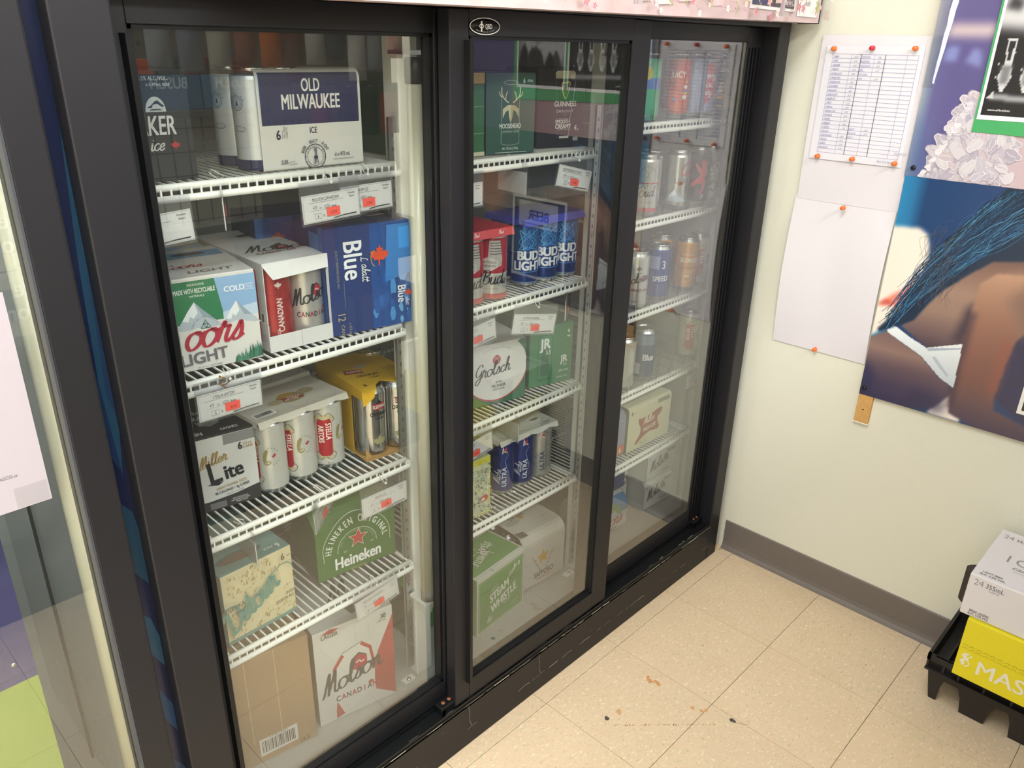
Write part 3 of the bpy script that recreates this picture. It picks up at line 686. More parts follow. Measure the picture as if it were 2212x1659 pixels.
# ---- left door, third shelf
z = SZ1[2]+.005
t, F = carton('beer_carton', 'white and black carton with a large black word, left end of the third shelf', -1.672, .229, z, .136, .2, .153, -9, {'all': '#2b2a2b', 'front': '#d9d7d5', 'top': '#2a292b'})
a = Art(.45); a.P([(0, 0), (136, 0), (136, 32), (90, 24), (40, 20), (0, 23)], '#2b2a2d'); a.R(78, 128, 58, 20, '#8b8b8b'); a.R(0, 149, 136, 4, '#2a292b')
a.S('Miller', 30, 89, 11, '#a78a4e', .24, .3, 10); a.L([(28, 88), (50, 96), (82, 106)], 1.2, '#a78a4e'); a.T('L', 58, 57, 42, '#1f2024', .04, .8, 0, 6); a.T('ite', 92, 60, 28, '#1f2024', .06, .85, .0, 6); a.P([(40, 55), (60, 50), (70, 56), (54, 57)], '#1f2024')
a.T('6', 107, 112, 14, '#2b2b30', .05, .75); a.T('473 mL', 121, 119, 5, '#a78a4e', .02, .75); a.T('CANS', 121, 112, 5.5, '#a78a4e', .02, .95)
a.T('GREAT PILSNER TASTE', 84, 43, 5.2, '#a78a4e', .03, .75, 0, 6); a.T('90 CALORIES \u2022 3g CARBS', 84, 34, 5.4, '#2b2b30', .03, .75, 0, 6); a.T('PER 355 mL CAN', 88, 27, 3.4, '#77757a', .0, .9, 0, 6)
a.T('VISIT LITELEAGUE.CA', 96, 13, 3, '#d8d8da', .02, .7); a.T('& ENTER PIN FOR CODES', 96, 9, 3, '#d8d8da', .02, .7); a.T('INSIDE TO PLAY', 99, 5, 3, '#d8d8da', .02, .7); a.R(40, 3, 30, 13, '#6f6e72')
a.build('printed_front', t, F.front)
a = Art(.45); a.T('lite', 60, 100, 18, '#cfcfd2', .05, .8); a.T('LEAGUE', 70, 74, 15, '#d9d9dc', .045, .7); a.P([(48, 66), (92, 66), (88, 46), (70, 36), (52, 46)], '#8f8f92'); a.T('1897', 70, 50, 8, '#2a292b', .02, .8); a.T('WIN', 34, 8, 13, '#dedee0', .05, .7); a.T('GAGNEZ', 96, 10, 9, '#dedee0', .04, .6); a.R(20, 110, 40, 30, '#8d8c90')
a.build('printed_top', t, F.top)
# six white cans under a printed card top
STL = can_mesh('#d6d4cd', .33, .35)
def stella_art():
    a = Art(.4); a.P([(-17, 30), (-13, 36), (-17, 44), (-17, 108), (-20, 116), (-10, 124), (10, 124), (20, 116), (17, 108), (17, 44), (13, 36), (17, 30), (8, 26), (-8, 26)], '#c8bd98')
    a.P([(-14.5, 38), (-15, 106), (-12, 115), (0, 112), (12, 115), (15, 106), (14.5, 38), (9, 32), (-9, 32)], '#b3262f')
    a.T('STELLA', 3.2, 105, 10.5, '#f1ebe4', .05, .74, 0, -90, 'l'); a.T('ARTOIS', -12, 101, 10.5, '#f1ebe4', .05, .74, 0, -90, 'l')
    for s_ in (-1, 1):
        a.L(catmull([(s_*2, 121), (s_*9, 127), (s_*17, 121), (s_*21, 112), (s_*16, 108)]), 1.1, '#6d6038'); a.L(catmull([(s_*2, 30), (s_*9, 24), (s_*17, 27), (s_*21, 36), (s_*15, 42)]), 1.1, '#6d6038')
    a.P([(24, 66), (28, 72), (29, 90), (34, 96), (30, 98), (25, 92), (23, 78)], '#9c8e62'); a.E(32, 69, 6, 3.4, '#8a7a4a', rot=30); a.E(32.5, 69.6, 4.6, 2, '#d9cf9f', rot=30); a.ring(31, 82, 7, 8, 1.6, '#9c8e62', 90, 270); a.star(44, 84, 4.4, '#c23a3a', 8, .35)
    a.TA('ANNO', 36, 82, 17, 95, 35, 3, '#55504a', 0, .9); a.TA('1366', 36, 82, 17, -20, -70, 3, '#55504a', 0, .9); a.T('473 mL', 8, 14, 3.4, '#5d5a55', 0, .8)
    return a
def canpack(name, label, x, y, z, rot, can_mb, art, twists, pitch=.0675, rows=2, cols=3, cat='beer pack', ang=None):
    t = thing(name, label, cat, (x, y, z), math.radians(rot))
    for r in range(rows):
        for k in range(cols):
            c = can_mb.build('can', t); c.location = (k*pitch, r*pitch, 0)
            if art and r == 0:
                wx, wy = rot2(k*pitch, 0, math.radians(rot)); can_art(art(), 'lettering', c, faceang(x+wx, y+wy)-math.radians(rot)+math.radians(twists[k]))
    return t
def card_top(t, pitch, col, cols=3, rows=2, h=.150, m=None, flap=.012, notch=True):
    """printed paperboard lying on the can tops with a short scalloped skirt"""
    mb = MB(); m = m or mat(col, .5, 0, .02, 80); x0, x1 = -.034, (cols-1)*pitch+.034; y0, y1 = -.0335, (rows-1)*pitch+.0335; zt = h+.0085
    mb.box(x0, x1, y0+.004, y1-.004, zt-.0008, zt, m)
    n = 30; top = []; bot = []
    for k in range(n+1):
        xx = x0+(x1-x0)*k/n; ph = ((xx+pitch/2) % pitch)/pitch; dz = flap*(.55+.45*abs(math.cos(PI*ph))) if notch else flap
        top.append((xx, y0+.004, zt)); bot.append((xx, y0-.003, zt-dz))
    mb.add(top+bot, [(k, n+1+k, n+2+k, k+1) for k in range(n)], m)
    mb.add([(p[0], y1-(p[1]-y0), p[2]) for p in top+bot], [(k, k+1, n+2+k, n+1+k) for k in range(n)], m)
    mb.add([(x0, y0+.004, zt), (x0, y1-.004, zt), (x0-.004, y1-.004, zt-flap*.8), (x0-.004, y0+.004, zt-flap*.8), (x1, y0+.004, zt), (x1, y1-.004, zt), (x1+.004, y1-.004, zt-flap*.8), (x1+.004, y0+.004, zt-flap*.8)], [(0, 1, 2, 3), (4, 7, 6, 5)], m)
    o = mb.build('card_top', t)
    for r in range(rows):
        for k in range(cols): pass
    return o, (lambda u, v, o_: (x0+u, y0+v, zt+o_))
t = canpack('beer_pack', 'white cans with sideways red labels under a cream card top, front of third shelf', -1.503, .226, z, 3, STL, stella_art, (-62, -48, -8))
o, fn = card_top(t, .0675, '#c9c2b4')
a = Art(.5); a.E(110, 62, 30, 22, '#9a8a62'); a.E(106, 74, 17, 12, '#b08c3c'); a.P([(80, 52), (132, 46), (134, 60), (84, 68)], '#9a4038'); a.T('STELLA', 116, 57, 8, '#eadfcf', .04, .75, 0, -8); a.T('ARTOIS', 106, 49, 8, '#eadfcf', .04, .75, 0, -8); a.E(150, 70, 18, 13, '#a5977a'); a.E(74, 58, 16, 11, '#b3a585'); a.bars(8, 20, 44, 20, n=3); a.T('6 x 473', 176, 88, 5, '#77705f', 0, .8)
for k in range(3): a.ring(34+k*67.5, 33, 24, 24, .7, '#8d8676', 200, 340)
a.build('printed_top', o, fn)
t = canpack('beer_pack', 'second pack of white cans under a dark printed card top, behind the first', -1.497, .372, z, 3, STL, None, None)
o, fn = card_top(t, .0675, '#b8b2a6'); a = Art(.5); a.E(96, 66, 46, 24, '#4f4638'); a.E(112, 74, 24, 14, '#7a6a3c')
for k in range(3): a.ring(34+k*67.5, 33, 24, 24, .9, '#5f5a50', 200, 340)
a.build('printed_top', o, fn)
# yellow carton cut away over bright silver cans
t = thing('beer_pack', 'yellow cutaway carton over shiny silver cans, right end of the third shelf', 'beer pack', (-1.312, .180, z), math.radians(-6))
SLV = can_mesh('#cfcfcd', .16, .95)
def sleeman():
    a = Art(.35); a.P([(-13, 108), (13, 108), (15, 122), (-15, 122)], '#a8343a'); a.T('SLEEMAN', 0, 111.5, 7, '#efe8e2', .04, .7); a.P([(-8, 122), (0, 130), (8, 122)], '#2a2a2c'); a.T('ORIGINAL', 0, 94, 9, '#232325', .03, .68); a.T('LAGER', 0, 86, 5, '#232325', .02, .95); a.leaf(-2, 36, 16, '#a9a37a'); a.ring(0, 26, 12, 9, 1, '#a9a37a', 180, 360)
    return a
w_, d_, h_ = .134, .2, .1605
for k in range(2):
    for r in range(2):
        c = SLV.build('can', t); c.location = (.0345+k*.066, .034+r*.066, .002)
        if r == 0: can_art(sleeman(), 'lettering', c, (.1, -.25)[k])
YL = mat('#d8ac2c', .45, 0, .02, 80); KB = mat('#b78d50', .8)
mb = MB(); pts = [(0, 0), (.004, -.006), (.03, -.004), (.042, .018), (.058, .030), (.072, .016), (.084, -.002), (.092, .020), (.110, .030), (.126, .016), (.134, .004), (.134, d_), (0, d_)]
n = len(pts); mb.add([(x, y, h_) for x, y in pts]+[(x, y, h_-.0008) for x, y in pts], [list(range(n)), list(range(n, 2*n))[::-1]]+[(i, n+i, n+(i+1) % n, (i+1) % n) for i in range(n)], YL)
mb.add([(0, 0, h_), (.03, -.004, h_), (.024, -.005, h_-.018), (.006, -.004, h_-.03), (0, 0, h_-.035)], [(0, 4, 3, 2, 1)], YL)
mb.box(-.0008, 0, .048, d_, 0, h_, YL).box(-.0008, 0, 0, .05, h_-.022, h_, YL).box(w_, w_+.0008, 0.05, d_, 0, h_, YL).box(0, w_, d_, d_+.0008, 0, h_, YL); mb.box(0, w_, -.002, d_, -.0005, .001, KB)
mb.add([(0, 0, .0), (.0, 0, .03), (.012, -.003, .012), (.07, -.004, .006), (.134, -.002, .004), (.134, -.001, 0)], [(0, 5, 4, 3, 2, 1)], KB)
mb.build('cutaway_carton', t); F = Face(w_, d_, h_)
a = Art(.45); a.P([(14, 96), (52, 84), (58, 104), (20, 118)], '#9c3a34'); a.T('SLEEMAN', 37, 97, 8, '#e8d9c6', .04, .7, 0, -14); a.T('ORIGINAL', 52, 64, 12, '#4a3a18', .04, .62, .1, -10); a.T('LAGER', 58, 50, 6, '#4a3a18', .02, .9, .1, -10); a.T('6 x 473', 110, 80, 8, '#6b5320', .01, .8); a.T('TALL CANS', 112, 70, 5, '#6b5320', 0, .8); a.T('6', 20, 18, 12, '#4a3a18', .04, .8); a.E(64, 120, 16, 8, '#b8b2a2')
a.build('printed_top', t, F.top)
a = Art(.45); a.T('SLEEMAN', 148, 8, 30, '#efe6cc', .05, .78, 0, 90, 'l'); a.R(110, 0, 40, 158, '#caa02a'); a.build('printed_side', t, F.left)
# white cans with a blackletter word behind the yellow carton
def corona():
    a = Art(.4); a.T('Corona', 0, 92, 13, '#2b2c38', .03, .85); a.T('Extra', 4, 74, 10, '#2b2c38', .03, .85); a.R(-52, 4, 104, 30, '#c9a63a'); return a
CRN = can_mesh('#d5d3cd', .35, .3)
for k, (xx, yy) in enumerate(((-1.215, .435), (-1.165, .355))):
    can('beer_can', 'white can with a blackletter word and gold foot, %s of two behind the yellow carton' % ('left' if k == 0 else 'right'), xx, yy, SZ1[2]+.005 if k == 0 else SZ2[2]+.005, CRN, corona(), 10, 'white cans behind the yellow carton')
can('beer_can', 'golden can behind the yellow cutaway carton on the third shelf', -1.315, .455, z, can_mesh('#b58a32', .25, .8), None)
# ---- left door, lowest shelf
z = SZ1[3]+.005
t, F = carton('beer_carton', 'teal and cream carton with small brown trees and a teal script word', -1.660, .164, z, .150, .2, .158, 2, {'all': '#6f938c', 'front': '#d9cda6', 'top': '#6d918c', 'left': '#6f938c'})
a = Art(.45); R = random.Random(21); a.R(0, 0, 150, 7, '#6d928b'); a.R(0, 7.5, 150, 1, '#6d928b')
for k in range(240):
    x, y = R.uniform(3, 147), R.uniform(10, 152); s_ = R.uniform(2, 4.5); col = R.choice(['#b39a66', '#a68b57', '#bda878', '#9c8456'])
    if (48 < x < 150 and abs(y-(28+(x-10)*.62)) < 22) or (x < 38 and 66 < y < 100) or (x > 112 and y > 132) or (x > 100 and 38 < y < 66): continue
    if R.random() < .6: a.P([(x-s_*.5, y), (x, y+s_*2.2), (x+s_*.5, y)], col)
    elif R.random() < .5: a.E(x, y, s_*.45, s_*.9, col, 8)
    else: a.L([(x, y), (x+s_*2, y+s_*.5), (x+s_*3.4, y-s_*.2)], .7, col)
TE = '#5d9187'
a.S('Detour', 6, 24, 27, TE, .26, .3, 31, 'l', .82); a.L(catmull([(40, 58), (70, 92), (116, 128), (138, 126), (146, 110)]), 2.2, TE); a.L(catmull([(40, 58), (34, 66), (44, 76), (70, 92)]), 2.0, TE)
a.T('6', 126, 138, 14, '#4b4437', .05, .8); a.T('473 mL', 142, 141, 5, '#4b4437', .02, .7); a.T('MUSKOKA', 38, 84, 9, '#4b4437', .02, .75, 0, 8, 'r'); a.S('Brewery', 34, 72, 5, '#4b4437', .2, .3, 8, 'r') if False else a.T('brewery', 36, 72, 7, '#4b4437', .0, .8, .3, 8, 'r')
a.T('INDIA', 136, 56, 7, '#4b4437', .02, .75, 0, 3); a.T('SESSION ALE', 122, 45, 7, '#4b4437', .02, .7, 0, 3)
a.build('printed_front', t, F.front)
a = Art(.45); a.E(60, 40, 48, 16, '#4f5f5a'); a.P([(12, 34), (60, 24), (106, 38), (60, 52)], '#6b5a4a'); a.T('MUSKOKA', 60, 96, 10, '#b9cdc8', .02, .8, 0, 180); a.T('6', 132, 24, 14, '#dfe8e4', .05, .8, 0, 180); a.T('PACK', 112, 24, 7, '#dfe8e4', .02, .8, 0, 180); a.build('printed_top', t, F.top)
t, F = wrap('beer_pack', 'glossy green arched pack with a red star and large white word on the lowest shelf', -1.435, .203, z, .19, .134, .158, -7, '#3f6b2f', .045, .01, '#33532a', None)
a = Art(.4); arch = [(6, 6)]+[(95+89*math.cos(math.radians(q)), 70+86*math.sin(math.radians(q))) for q in range(180, -1, -10)]+[(184, 6)]
a.L([(16, 48)]+[(95+82*math.cos(math.radians(q)), 66+78*math.sin(math.radians(q))) for q in range(170, 9, -8)]+[(176, 50)], 1.4, '#c4cfc0')
a.TA('HEINEKEN ORIGINAL', 95, 60, 62, 172, 8, 14, '#dfe3dc', .045, .72); a.L([(48, 60)]+[(95+47*math.cos(math.radians(q)), 64+44*math.sin(math.radians(q))) for q in range(165, 14, -10)]+[(142, 62)], 1.3, '#c4cfc0')
a.TA('QUALITE D HONNEUR  AMSTERDAM', 95, 62, 40, 160, 20, 3.4, '#aebfaa', 0, .8)
a.star(97, 84, 25, '#e7e2da', 5, .42, 84); a.star(97, 84, 22.5, '#b0352f', 5, .42, 84); a.T('EST.', 66, 58, 4, '#c4cfc0', 0, .9); a.T('1873', 130, 62, 4, '#c4cfc0', 0, .9)
a.T('Heineken', 95, 23, 27, '#e9e9e6', .055, .74); a.T('BIERE LAGER BEER', 95, 9, 4, '#b8a75c', 0, .8)
a.build('printed_front', t, F.front, cutv=F.cv)
t, F = wrap('beer_pack', 'dark shrink wrapped pack with a faint grey swirl, behind the gap on the lowest shelf', -1.50, .315, z, .15, .134, .15, 4, '#3b3733', .03, .02, '#33302c')
a = Art(.2); a.ring(48, 60, 16, 22, 3, '#7d7a74', 60, 330); a.ring(50, 60, 8, 12, 2, '#7d7a74', 0, 300)
for k in range(5): a.L([(60, 84+k*9), (76, 88+k*9)], 2, '#a5a29c')
a.build('printed_front', t, F.front, cutv=F.cv)
# ---- left door, cooler floor
t, F = carton('cardboard_box', 'plain brown cardboard box with a white barcode label on the cooler floor', -1.715, .205, .131, .225, .25, .285, -9, {'all': '#a98b69'}, cat='box')
mb = MB()
for (u0, u1) in ((.086, .088), (.148, .150)): mb.box(u0, u1, -.0008, 0, .06, .284, mat('#c9ac80', .8))
tag(mb.build('cardboard_fold', t), kind='stuff')
a = Art(.6); a.bars(98, 18, 84, 46, '#2c2a28', '#e3dfd9', 40); a.T('0 71990 55105 8', 140, 60, 5, '#3a3835', 0, .8); a.T('14.5 lb', 166, -0+2, 11, '#6d5c48', .03, .8, .0, 0, 'l') if False else a.T('14.5', 196, 6, 12, '#6b5a46', .03, .8)
a.build('printed_label', t, F.front)
w_, h_ = 190, 262
t, F = carton('beer_carton', 'tall white carton with a red slanted panel and black script on the cooler floor', -1.475, .184, .131, .19, .27, .262, -11, {'all': '#c9c5c0', 'front': '#d3d0cb', 'top': '#bdbab6', 'left': '#a18a6c'})
a = Art(.5); a.P([(190, 238), (190, 4), (140, 40), (136, 110), (150, 150)], '#b5463f')
arcp = [(44, 40), (36, 110), (40, 150), (62, 180), (112, 194), (134, 172), (140, 120), (138, 60), (112, 30), (60, 12)]
a.P(arcp, '#d9d6d1'); a.P([(36, 112), (40, 150), (62, 180), (68, 172), (48, 146), (42, 112)], '#b5463f'); a.P([(112, 194), (134, 172), (141, 124), (134, 124), (128, 166), (106, 188)], '#b5463f'); a.L([(62, 181), (112, 195)], 1.6, '#5a5652'); a.P([(40, 26), (44, 52), (60, 10), (40, 4)], '#b5463f')
molson_leafhex(a, 104, 138, 27, '#4a4744'); a.S('Molson', 12, 76, 28, '#4c4a48', .22, .3, 13, 'l', .93); canadian(a, 92, 53, 15); a.leaf(128, 70, 8, '#b5463f'); a.T('LAGER', 38, 240, 10, '#5a5652', .03, .9); a.P([(18, 252), (40, 262), (60, 256), (44, 250)], '#a8443e'); a.T('30', 166, 236, 12, '#4c4a48', .03, .8); a.T('x 355 mL', 160, 228, 5, '#4c4a48', 0, .8); a.L([(96, 250), (98, 200)], .6, '#b3afaa'); a.L([(130, 240), (128, 212), (134, 200)], .6, '#aaa6a1')
a.build('printed_front', t, F.front)
a = Art(.5); a.S('M', 60, 60, 40, '#55524f', .2, .3); a.P([(90, 60), (180, 70), (190, 30), (100, 20)], '#5a5754'); a.build('printed_top', t, F.top)
# ------------------------------------------------------------------ middle door
z = SZ2[0]+.005
t, F = carton('beer_carton', 'green carton with a gold top band, mostly hidden by the door stile', -1.138, .178, z, .160, .2, .160, 0, {'all': '#2c5f3a', 'front': '#2f6b3e', 'top': '#3a4a38'})
a = Art(.45); a.R(0, 140, 160, 20, '#b89a4c'); a.R(0, 137, 160, 2, '#5b3d1f'); a.T('ALEXANDER', 26, 82, 11, '#dfe6dd', .04, .6, 0, 0, 'l'); a.T('INDIA PALE', 26, 64, 12, '#dfe6dd', .04, .6, 0, 0, 'l'); a.T('INDIA', 30, 50, 7, '#dfe6dd', .02, .8, 0, 0, 'l'); a.R(0, 96, 160, .8, '#c9d2c4'); a.R(0, 44, 160, .8, '#c9d2c4'); a.R(0, 0, 160, 8, '#cfc9ae')
for k in range(8): a.R(124+k*4.4, 10, 2, 118, '#47805a' if k % 2 else '#3f7a50')
a.build('printed_front', t, F.front)
t, F = carton('beer_carton', 'dark green carton with a pale stag head and long can outline, topmost middle shelf', -.975, .176, z, .122, .2, .160, -12, {'all': '#24493f', 'front': '#285346', 'top': '#3a5a50'})
a = Art(.4); a.P([(36, 22), (82, 22), (84, 30), (84, 132), (78, 142), (42, 142), (36, 132)], '#2d5148'); a.R(36, 22, 2, 112, '#6e8c80'); a.R(81, 22, 1.6, 112, '#6e8c80'); a.ring(60, 141, 18, 4, 1, '#8fa59b'); a.ring(60, 23, 23, 5, 1, '#8fa59b', 180, 360)
ST = '#cbc79f'
for s_ in (-1, 1):
    a.L(catmull([(60+s_*5, 102), (60+s_*14, 108), (60+s_*22, 118), (60+s_*23, 132)]), 2.4, ST); a.L(catmull([(60+s_*13, 107), (60+s_*12, 118), (60+s_*8, 124)]), 2, ST); a.L(catmull([(60+s_*19, 113), (60+s_*26, 116), (60+s_*29, 124)]), 1.8, ST)
    a.P([(60, 98), (60+s_*9, 97), (60+s_*20, 90), (60+s_*20, 72), (60+s_*13, 84), (60+s_*6, 88), (60+s_*4, 74), (60, 62)], ST if s_ < 0 else '#a9a57f')
a.T('MOOSEHEAD', 59, 52, 9, '#dde4dd', .03, .68); a.T('CANADIAN LAGER', 59, 43, 5, '#9fb3a8', .01, .7); a.T('ALC 5% ALC./VOL.', 60, 9, 5, '#cfd8d2', .02, .7); a.R(22, 3, 80, 1.2, '#b9c6be'); a.T('6', 92, 140, 9, '#e3e8e4', .03, .7); a.T('473mL', 107, 142, 5, '#e3e8e4', .01, .7)
a.build('printed_front', t, F.front)
a = Art(.4); a.R(8, 8, 80, 60, '#6f8a80'); a.build('printed_top', t, F.top)
t, F = carton('beer_carton', 'black carton printed with a pint glass and gold harp, right end of topmost middle shelf', -.803, .192, z, .128, .134, .168, -14, {'all': '#1d1a1b', 'front': '#221d20', 'top': '#2b2728', 'left': '#241f20'})
a = Art(.35); a.P([(46, 146), (98, 146), (99, 158), (94, 162), (50, 162), (45, 158)], '#c9bfa2'); a.L([(47, 146), (50, 110), (54, 40), (56, 20)], 1.4, '#4c4446'); a.L([(99, 140), (96, 110), (88, 60), (86, 24)], 1.6, '#8d8a8a')
a.L(catmull([(62, 132), (66, 138), (74, 137), (82, 139), (86, 134)]), 2.6, '#b3a45a'); a.L(catmull([(64, 132), (66, 118), (72, 106), (76, 104)]), 3, '#b3a45a'); a.L(catmull([(84, 134), (82, 120), (76, 106)]), 1.6, '#b3a45a')
for k in range(4): a.L([(68+k*3.4, 134), (70+k*2, 112)], .6, '#8a7f4a')
a.T('GUINNESS', 74, 88, 11, '#d9d6d2', .02, .8); a.T('DRAUGHT', 74, 75, 6, '#b9b5b2', .0, 1.1); a.T('STOUT', 74, 69, 3, '#8f8b89', 0, 1); a.R(56, 62, 34, .8, '#8f8b89'); a.T('SMOOTH', 68, 52, 8, '#d9d6d2', .04, .8); a.T('& CREAMY', 69, 42, 9, '#d9d6d2', .04, .72) if False else a.T('CREAMY', 70, 41, 9.5, '#d9d6d2', .045, .8)
a.R(56, 38, 36, .8, '#a9a5a2'); a.T('4', 104, 36, 12, '#d9d6d2', .03, .8); a.T('x', 111, 36, 6, '#d9d6d2', .02, .8); a.R(60, 20, 26, 5, '#c9c5c2'); a.R(98, 14, 14, 8, '#a9a5a2'); a.build('printed_front', t, F.front)
a = Art(.35); a.P([(20, 120), (44, 96), (56, 154), (40, 150)], '#b9b0a0'); a.P([(40, 118), (62, 128), (70, 40), (60, 28), (54, 34)], '#a59a5e'); a.T('GUINNESS', 60, 44, 8, '#6b4a2c', .03, .8, 0, 82, 'l')
for k in range(5): a.L([(66+k*5, 128), (84, 104)], .7, '#8a8f7a')
a.build('printed_side', t, F.left)
# second shelf: red-ringed and blue-ringed six packs
z = SZ2[1]+.005
def bud():
    a = Art(.35); a.R(-60, 62, 120, 72, '#b32c38'); a.P([(-2, 70), (26, 78), (28, 92), (22, 134), (-2, 134), (-6, 92)], '#b9b4b0'); a.P([(-26, 74), (-4, 64), (16, 74), (18, 90), (-4, 98), (-26, 90)], '#d3cfca'); a.T('THE WORLD', -4, 84, 5, '#6a6462', .02, .85); a.T('RENOWNED', -4, 76, 4.6, '#6a6462', .02, .85); a.L([(-26, 74), (-4, 64), (16, 74)], 1, '#8e3a40')
    a.L([(-34, 74), (-48, 110)], 1, '#555555'); a.L([(-48, 76), (-32, 112)], 1, '#555555')
    for k in range(5): a.R(0, 104+k*6, 28, 1.6, '#55504e')
    a.R(-60, 58, 120, 3, '#d3cfca'); a.S('Bud', -20, 36, 15, '#232325', .2, .3, 4); a.S('weis', 24, 38, 10, '#232325', .2, .3) if False else a.S('we', 26, 37, 10, '#232325', .2, .3) if 'w' in CUR else a.S('u', 26, 38, 11, '#232325', .2, .3)
    a.R(-60, 4, 120, 9, '#c9625c'); a.T('KING OF BEERS', 2, 26, 3.4, '#8d8a86', 0, .9); return a
def budlight():
    a = Art(.3); a.R(-60, 82, 120, 1, '#6fb6dc'); a.R(-60, 36, 120, 1, '#6fb6dc'); a.R(-60, 12, 120, 1, '#5a98cc'); a.T('BUD', 3, 65, 20, '#eceef2', .08, .95); a.T('LIGHT', 3, 41, 20, '#eceef2', .08, .88); R = random.Random(8)
    for k in range(14): a.L(catmull([(R.uniform(-24, 24), 88), (R.uniform(-24, 24), 104), (R.uniform(-24, 24), 134)]), R.uniform(.8, 2), R.choice(['#3f8ad0', '#2a6cb8', '#63a4dc'])); 
    a.T('BUD LIGHT', 0, 6, 3.4, '#b9c8e0', .01, .9); return a
BUD = can_mesh('#cbc8c3', .3, .5, ((.062, .139, '#b02f39'), (.004, .014, '#c8605a')))
t = canpack('beer_pack', 'red and white cans held by a red plastic top, left of the second middle shelf', -1.087, .187, z, -4, BUD, bud, (6, 4, -6))
RT = mat('#c23038', .3, 0, 0, 0, 0, .3)
o, fn = card_top(t, .0675, '#c23038', h=.151, m=RT, flap=.016, notch=False)
a = Art(.3)
for r in range(2):
    for k in range(3): a.ring(34+k*67.5, 34+r*67.5, 23, 23, 2, '#8f1e28')
a.build('printed_top', o, fn)
a = Art(.3)
for k in range(3): a.S('Bud', 22+k*67.5, 0, 4.2, '#f2e6e2', .25, .3)
a.build('printed_rim', o, lambda u, v, o_: (-.034+u, -.0345+.0012*0-o_, .150-.0085*0+v-.003+.0025))
BL = can_mesh('#2c50a8', .25, .65, ((.086, .139, '#2f6fb6'), (.004, .034, '#24418f')))
t = canpack('beer_pack', 'bright blue cans with white block letters held by a blue plastic top', -.822, .201, z, -2, BL, budlight, (14, 12, 10))
BT = mat('#2c3fae', .3, 0, 0, 0, 0, .3)
o, fn = card_top(t, .0675, '#2c3fae', h=.151, m=BT, flap=.016, notch=False)
a = Art(.3)
for r in range(2):
    for k in range(3): a.ring(34+k*67.5, 34+r*67.5, 23, 23, 2, '#1f2c86'); a.ring(34+k*67.5, 34+r*67.5, 15, 15, 1, '#5666c4')
a.build('printed_top', o, fn)
# third shelf
z = SZ2[2]+.005
t, F = carton('beer_carton', 'white and green carton with a red rimmed white disc, left of the third middle shelf', -.995, .204, z, .158, .2, .156, -13, {'all': '#2f6a52', 'front': '#336f56', 'top': '#c3c1bb', 'left': '#c9c7c2'})
a = Art(.4); disc = [(74+86*math.cos(math.radians(q)), 92+80*math.sin(math.radians(q))) for q in range(188, 361, 6)]+[(74+86*math.cos(math.radians(q)), 92+80*math.sin(math.radians(q))) for q in range(0, 50, 6)]
cl = lambda P: [(min(max(x, 0), 158), min(max(y, 0), 156)) for x, y in P]
a.P(cl([(74+89*math.cos(math.radians(q)), 92+84*math.sin(math.radians(q))) for q in range(186, 368, 6)]), '#b03a3c')
a.P(cl([(0, 156)]+[(74+86*math.cos(math.radians(q)), 92+80*math.sin(math.radians(q))) for q in range(186, 412, 6)]+[(140, 156)]), '#dcdad6')
a.E(74, 114, 11, 12, '#b03a3c')
for q in ((70, 119), (78, 119), (70, 110), (78, 110), (74, 114)): a.ring(q[0], q[1], 2.6, 2.6, .8, '#e6d5d0')
a.S('Grolsch', 14, 72, 17, '#3c3b3d', .2, .25, 6, 'l', .95); a.T('BIERE', 80, 55, 5, '#55534f', .01, 1); a.T('PILSNER', 80, 44, 7.5, '#55534f', .02, 1); a.T('PREMIUM', 80, 36, 5, '#77746f', 0, 1.1); a.TA('APPELE GROLSCH HOLLAND', 74, 60, 84, 116, 66, 3.2, '#a5a29c', 0, 1)
a.build('printed_front', t, F.front)
a = Art(.4); a.E(92, 100, 15, 7, '#8f8772'); a.E(80, 40, 44, 12, '#b5b3ad'); a.T('Grolsch', 80, 30, 10, '#8b8983', 0, 1); a.build('printed_top', t, F.top)
t, F = carton('beer_carton', 'plain green carton with large white initials and a tall can outline', -.800, .195, z, .130, .2, .160, -15, {'all': '#3d7a55', 'front': '#42835c', 'top': '#3d7653', 'left': '#366f4e'})
a = Art(.4); a.P([(26, 14), (64, 14), (68, 20), (68, 128), (62, 138), (30, 138), (24, 128), (24, 20)], '#2f6a4a'); a.P([(27, 20), (65, 20), (65, 128), (60, 134), (32, 134), (27, 128)], '#4a8a66'); a.R(34, 26, 24, 90, '#3f6f55'); a.T('JR', 46, 100, 26, '#e8ebe8', .06, .85); a.T('5.5', 56, 84, 11, '#dfe4e0', .03, .75); a.T('JR', 104, 56, 18, '#e8ebe8', .06, .85); a.T('5.5', 108, 45, 8, '#dfe4e0', .02, .75); a.T('BEER', 96, 30, 5, '#cfdad2', .02, .8); a.T('BIERE', 112, 30, 5, '#cfdad2', .02, .8); a.T('5.5% ALC./VOL.', 100, 14, 4.4, '#cfdad2', .01, .8); a.T('6', 116, 134, 10, '#e8ebe8', .04, .8); a.R(111, 122, 10, 4, '#cfdad2'); a.build('printed_front', t, F.front)
a = Art(.4); a.bars(20, 18, 40, 20, n=5); a.build('printed_top', t, F.top)
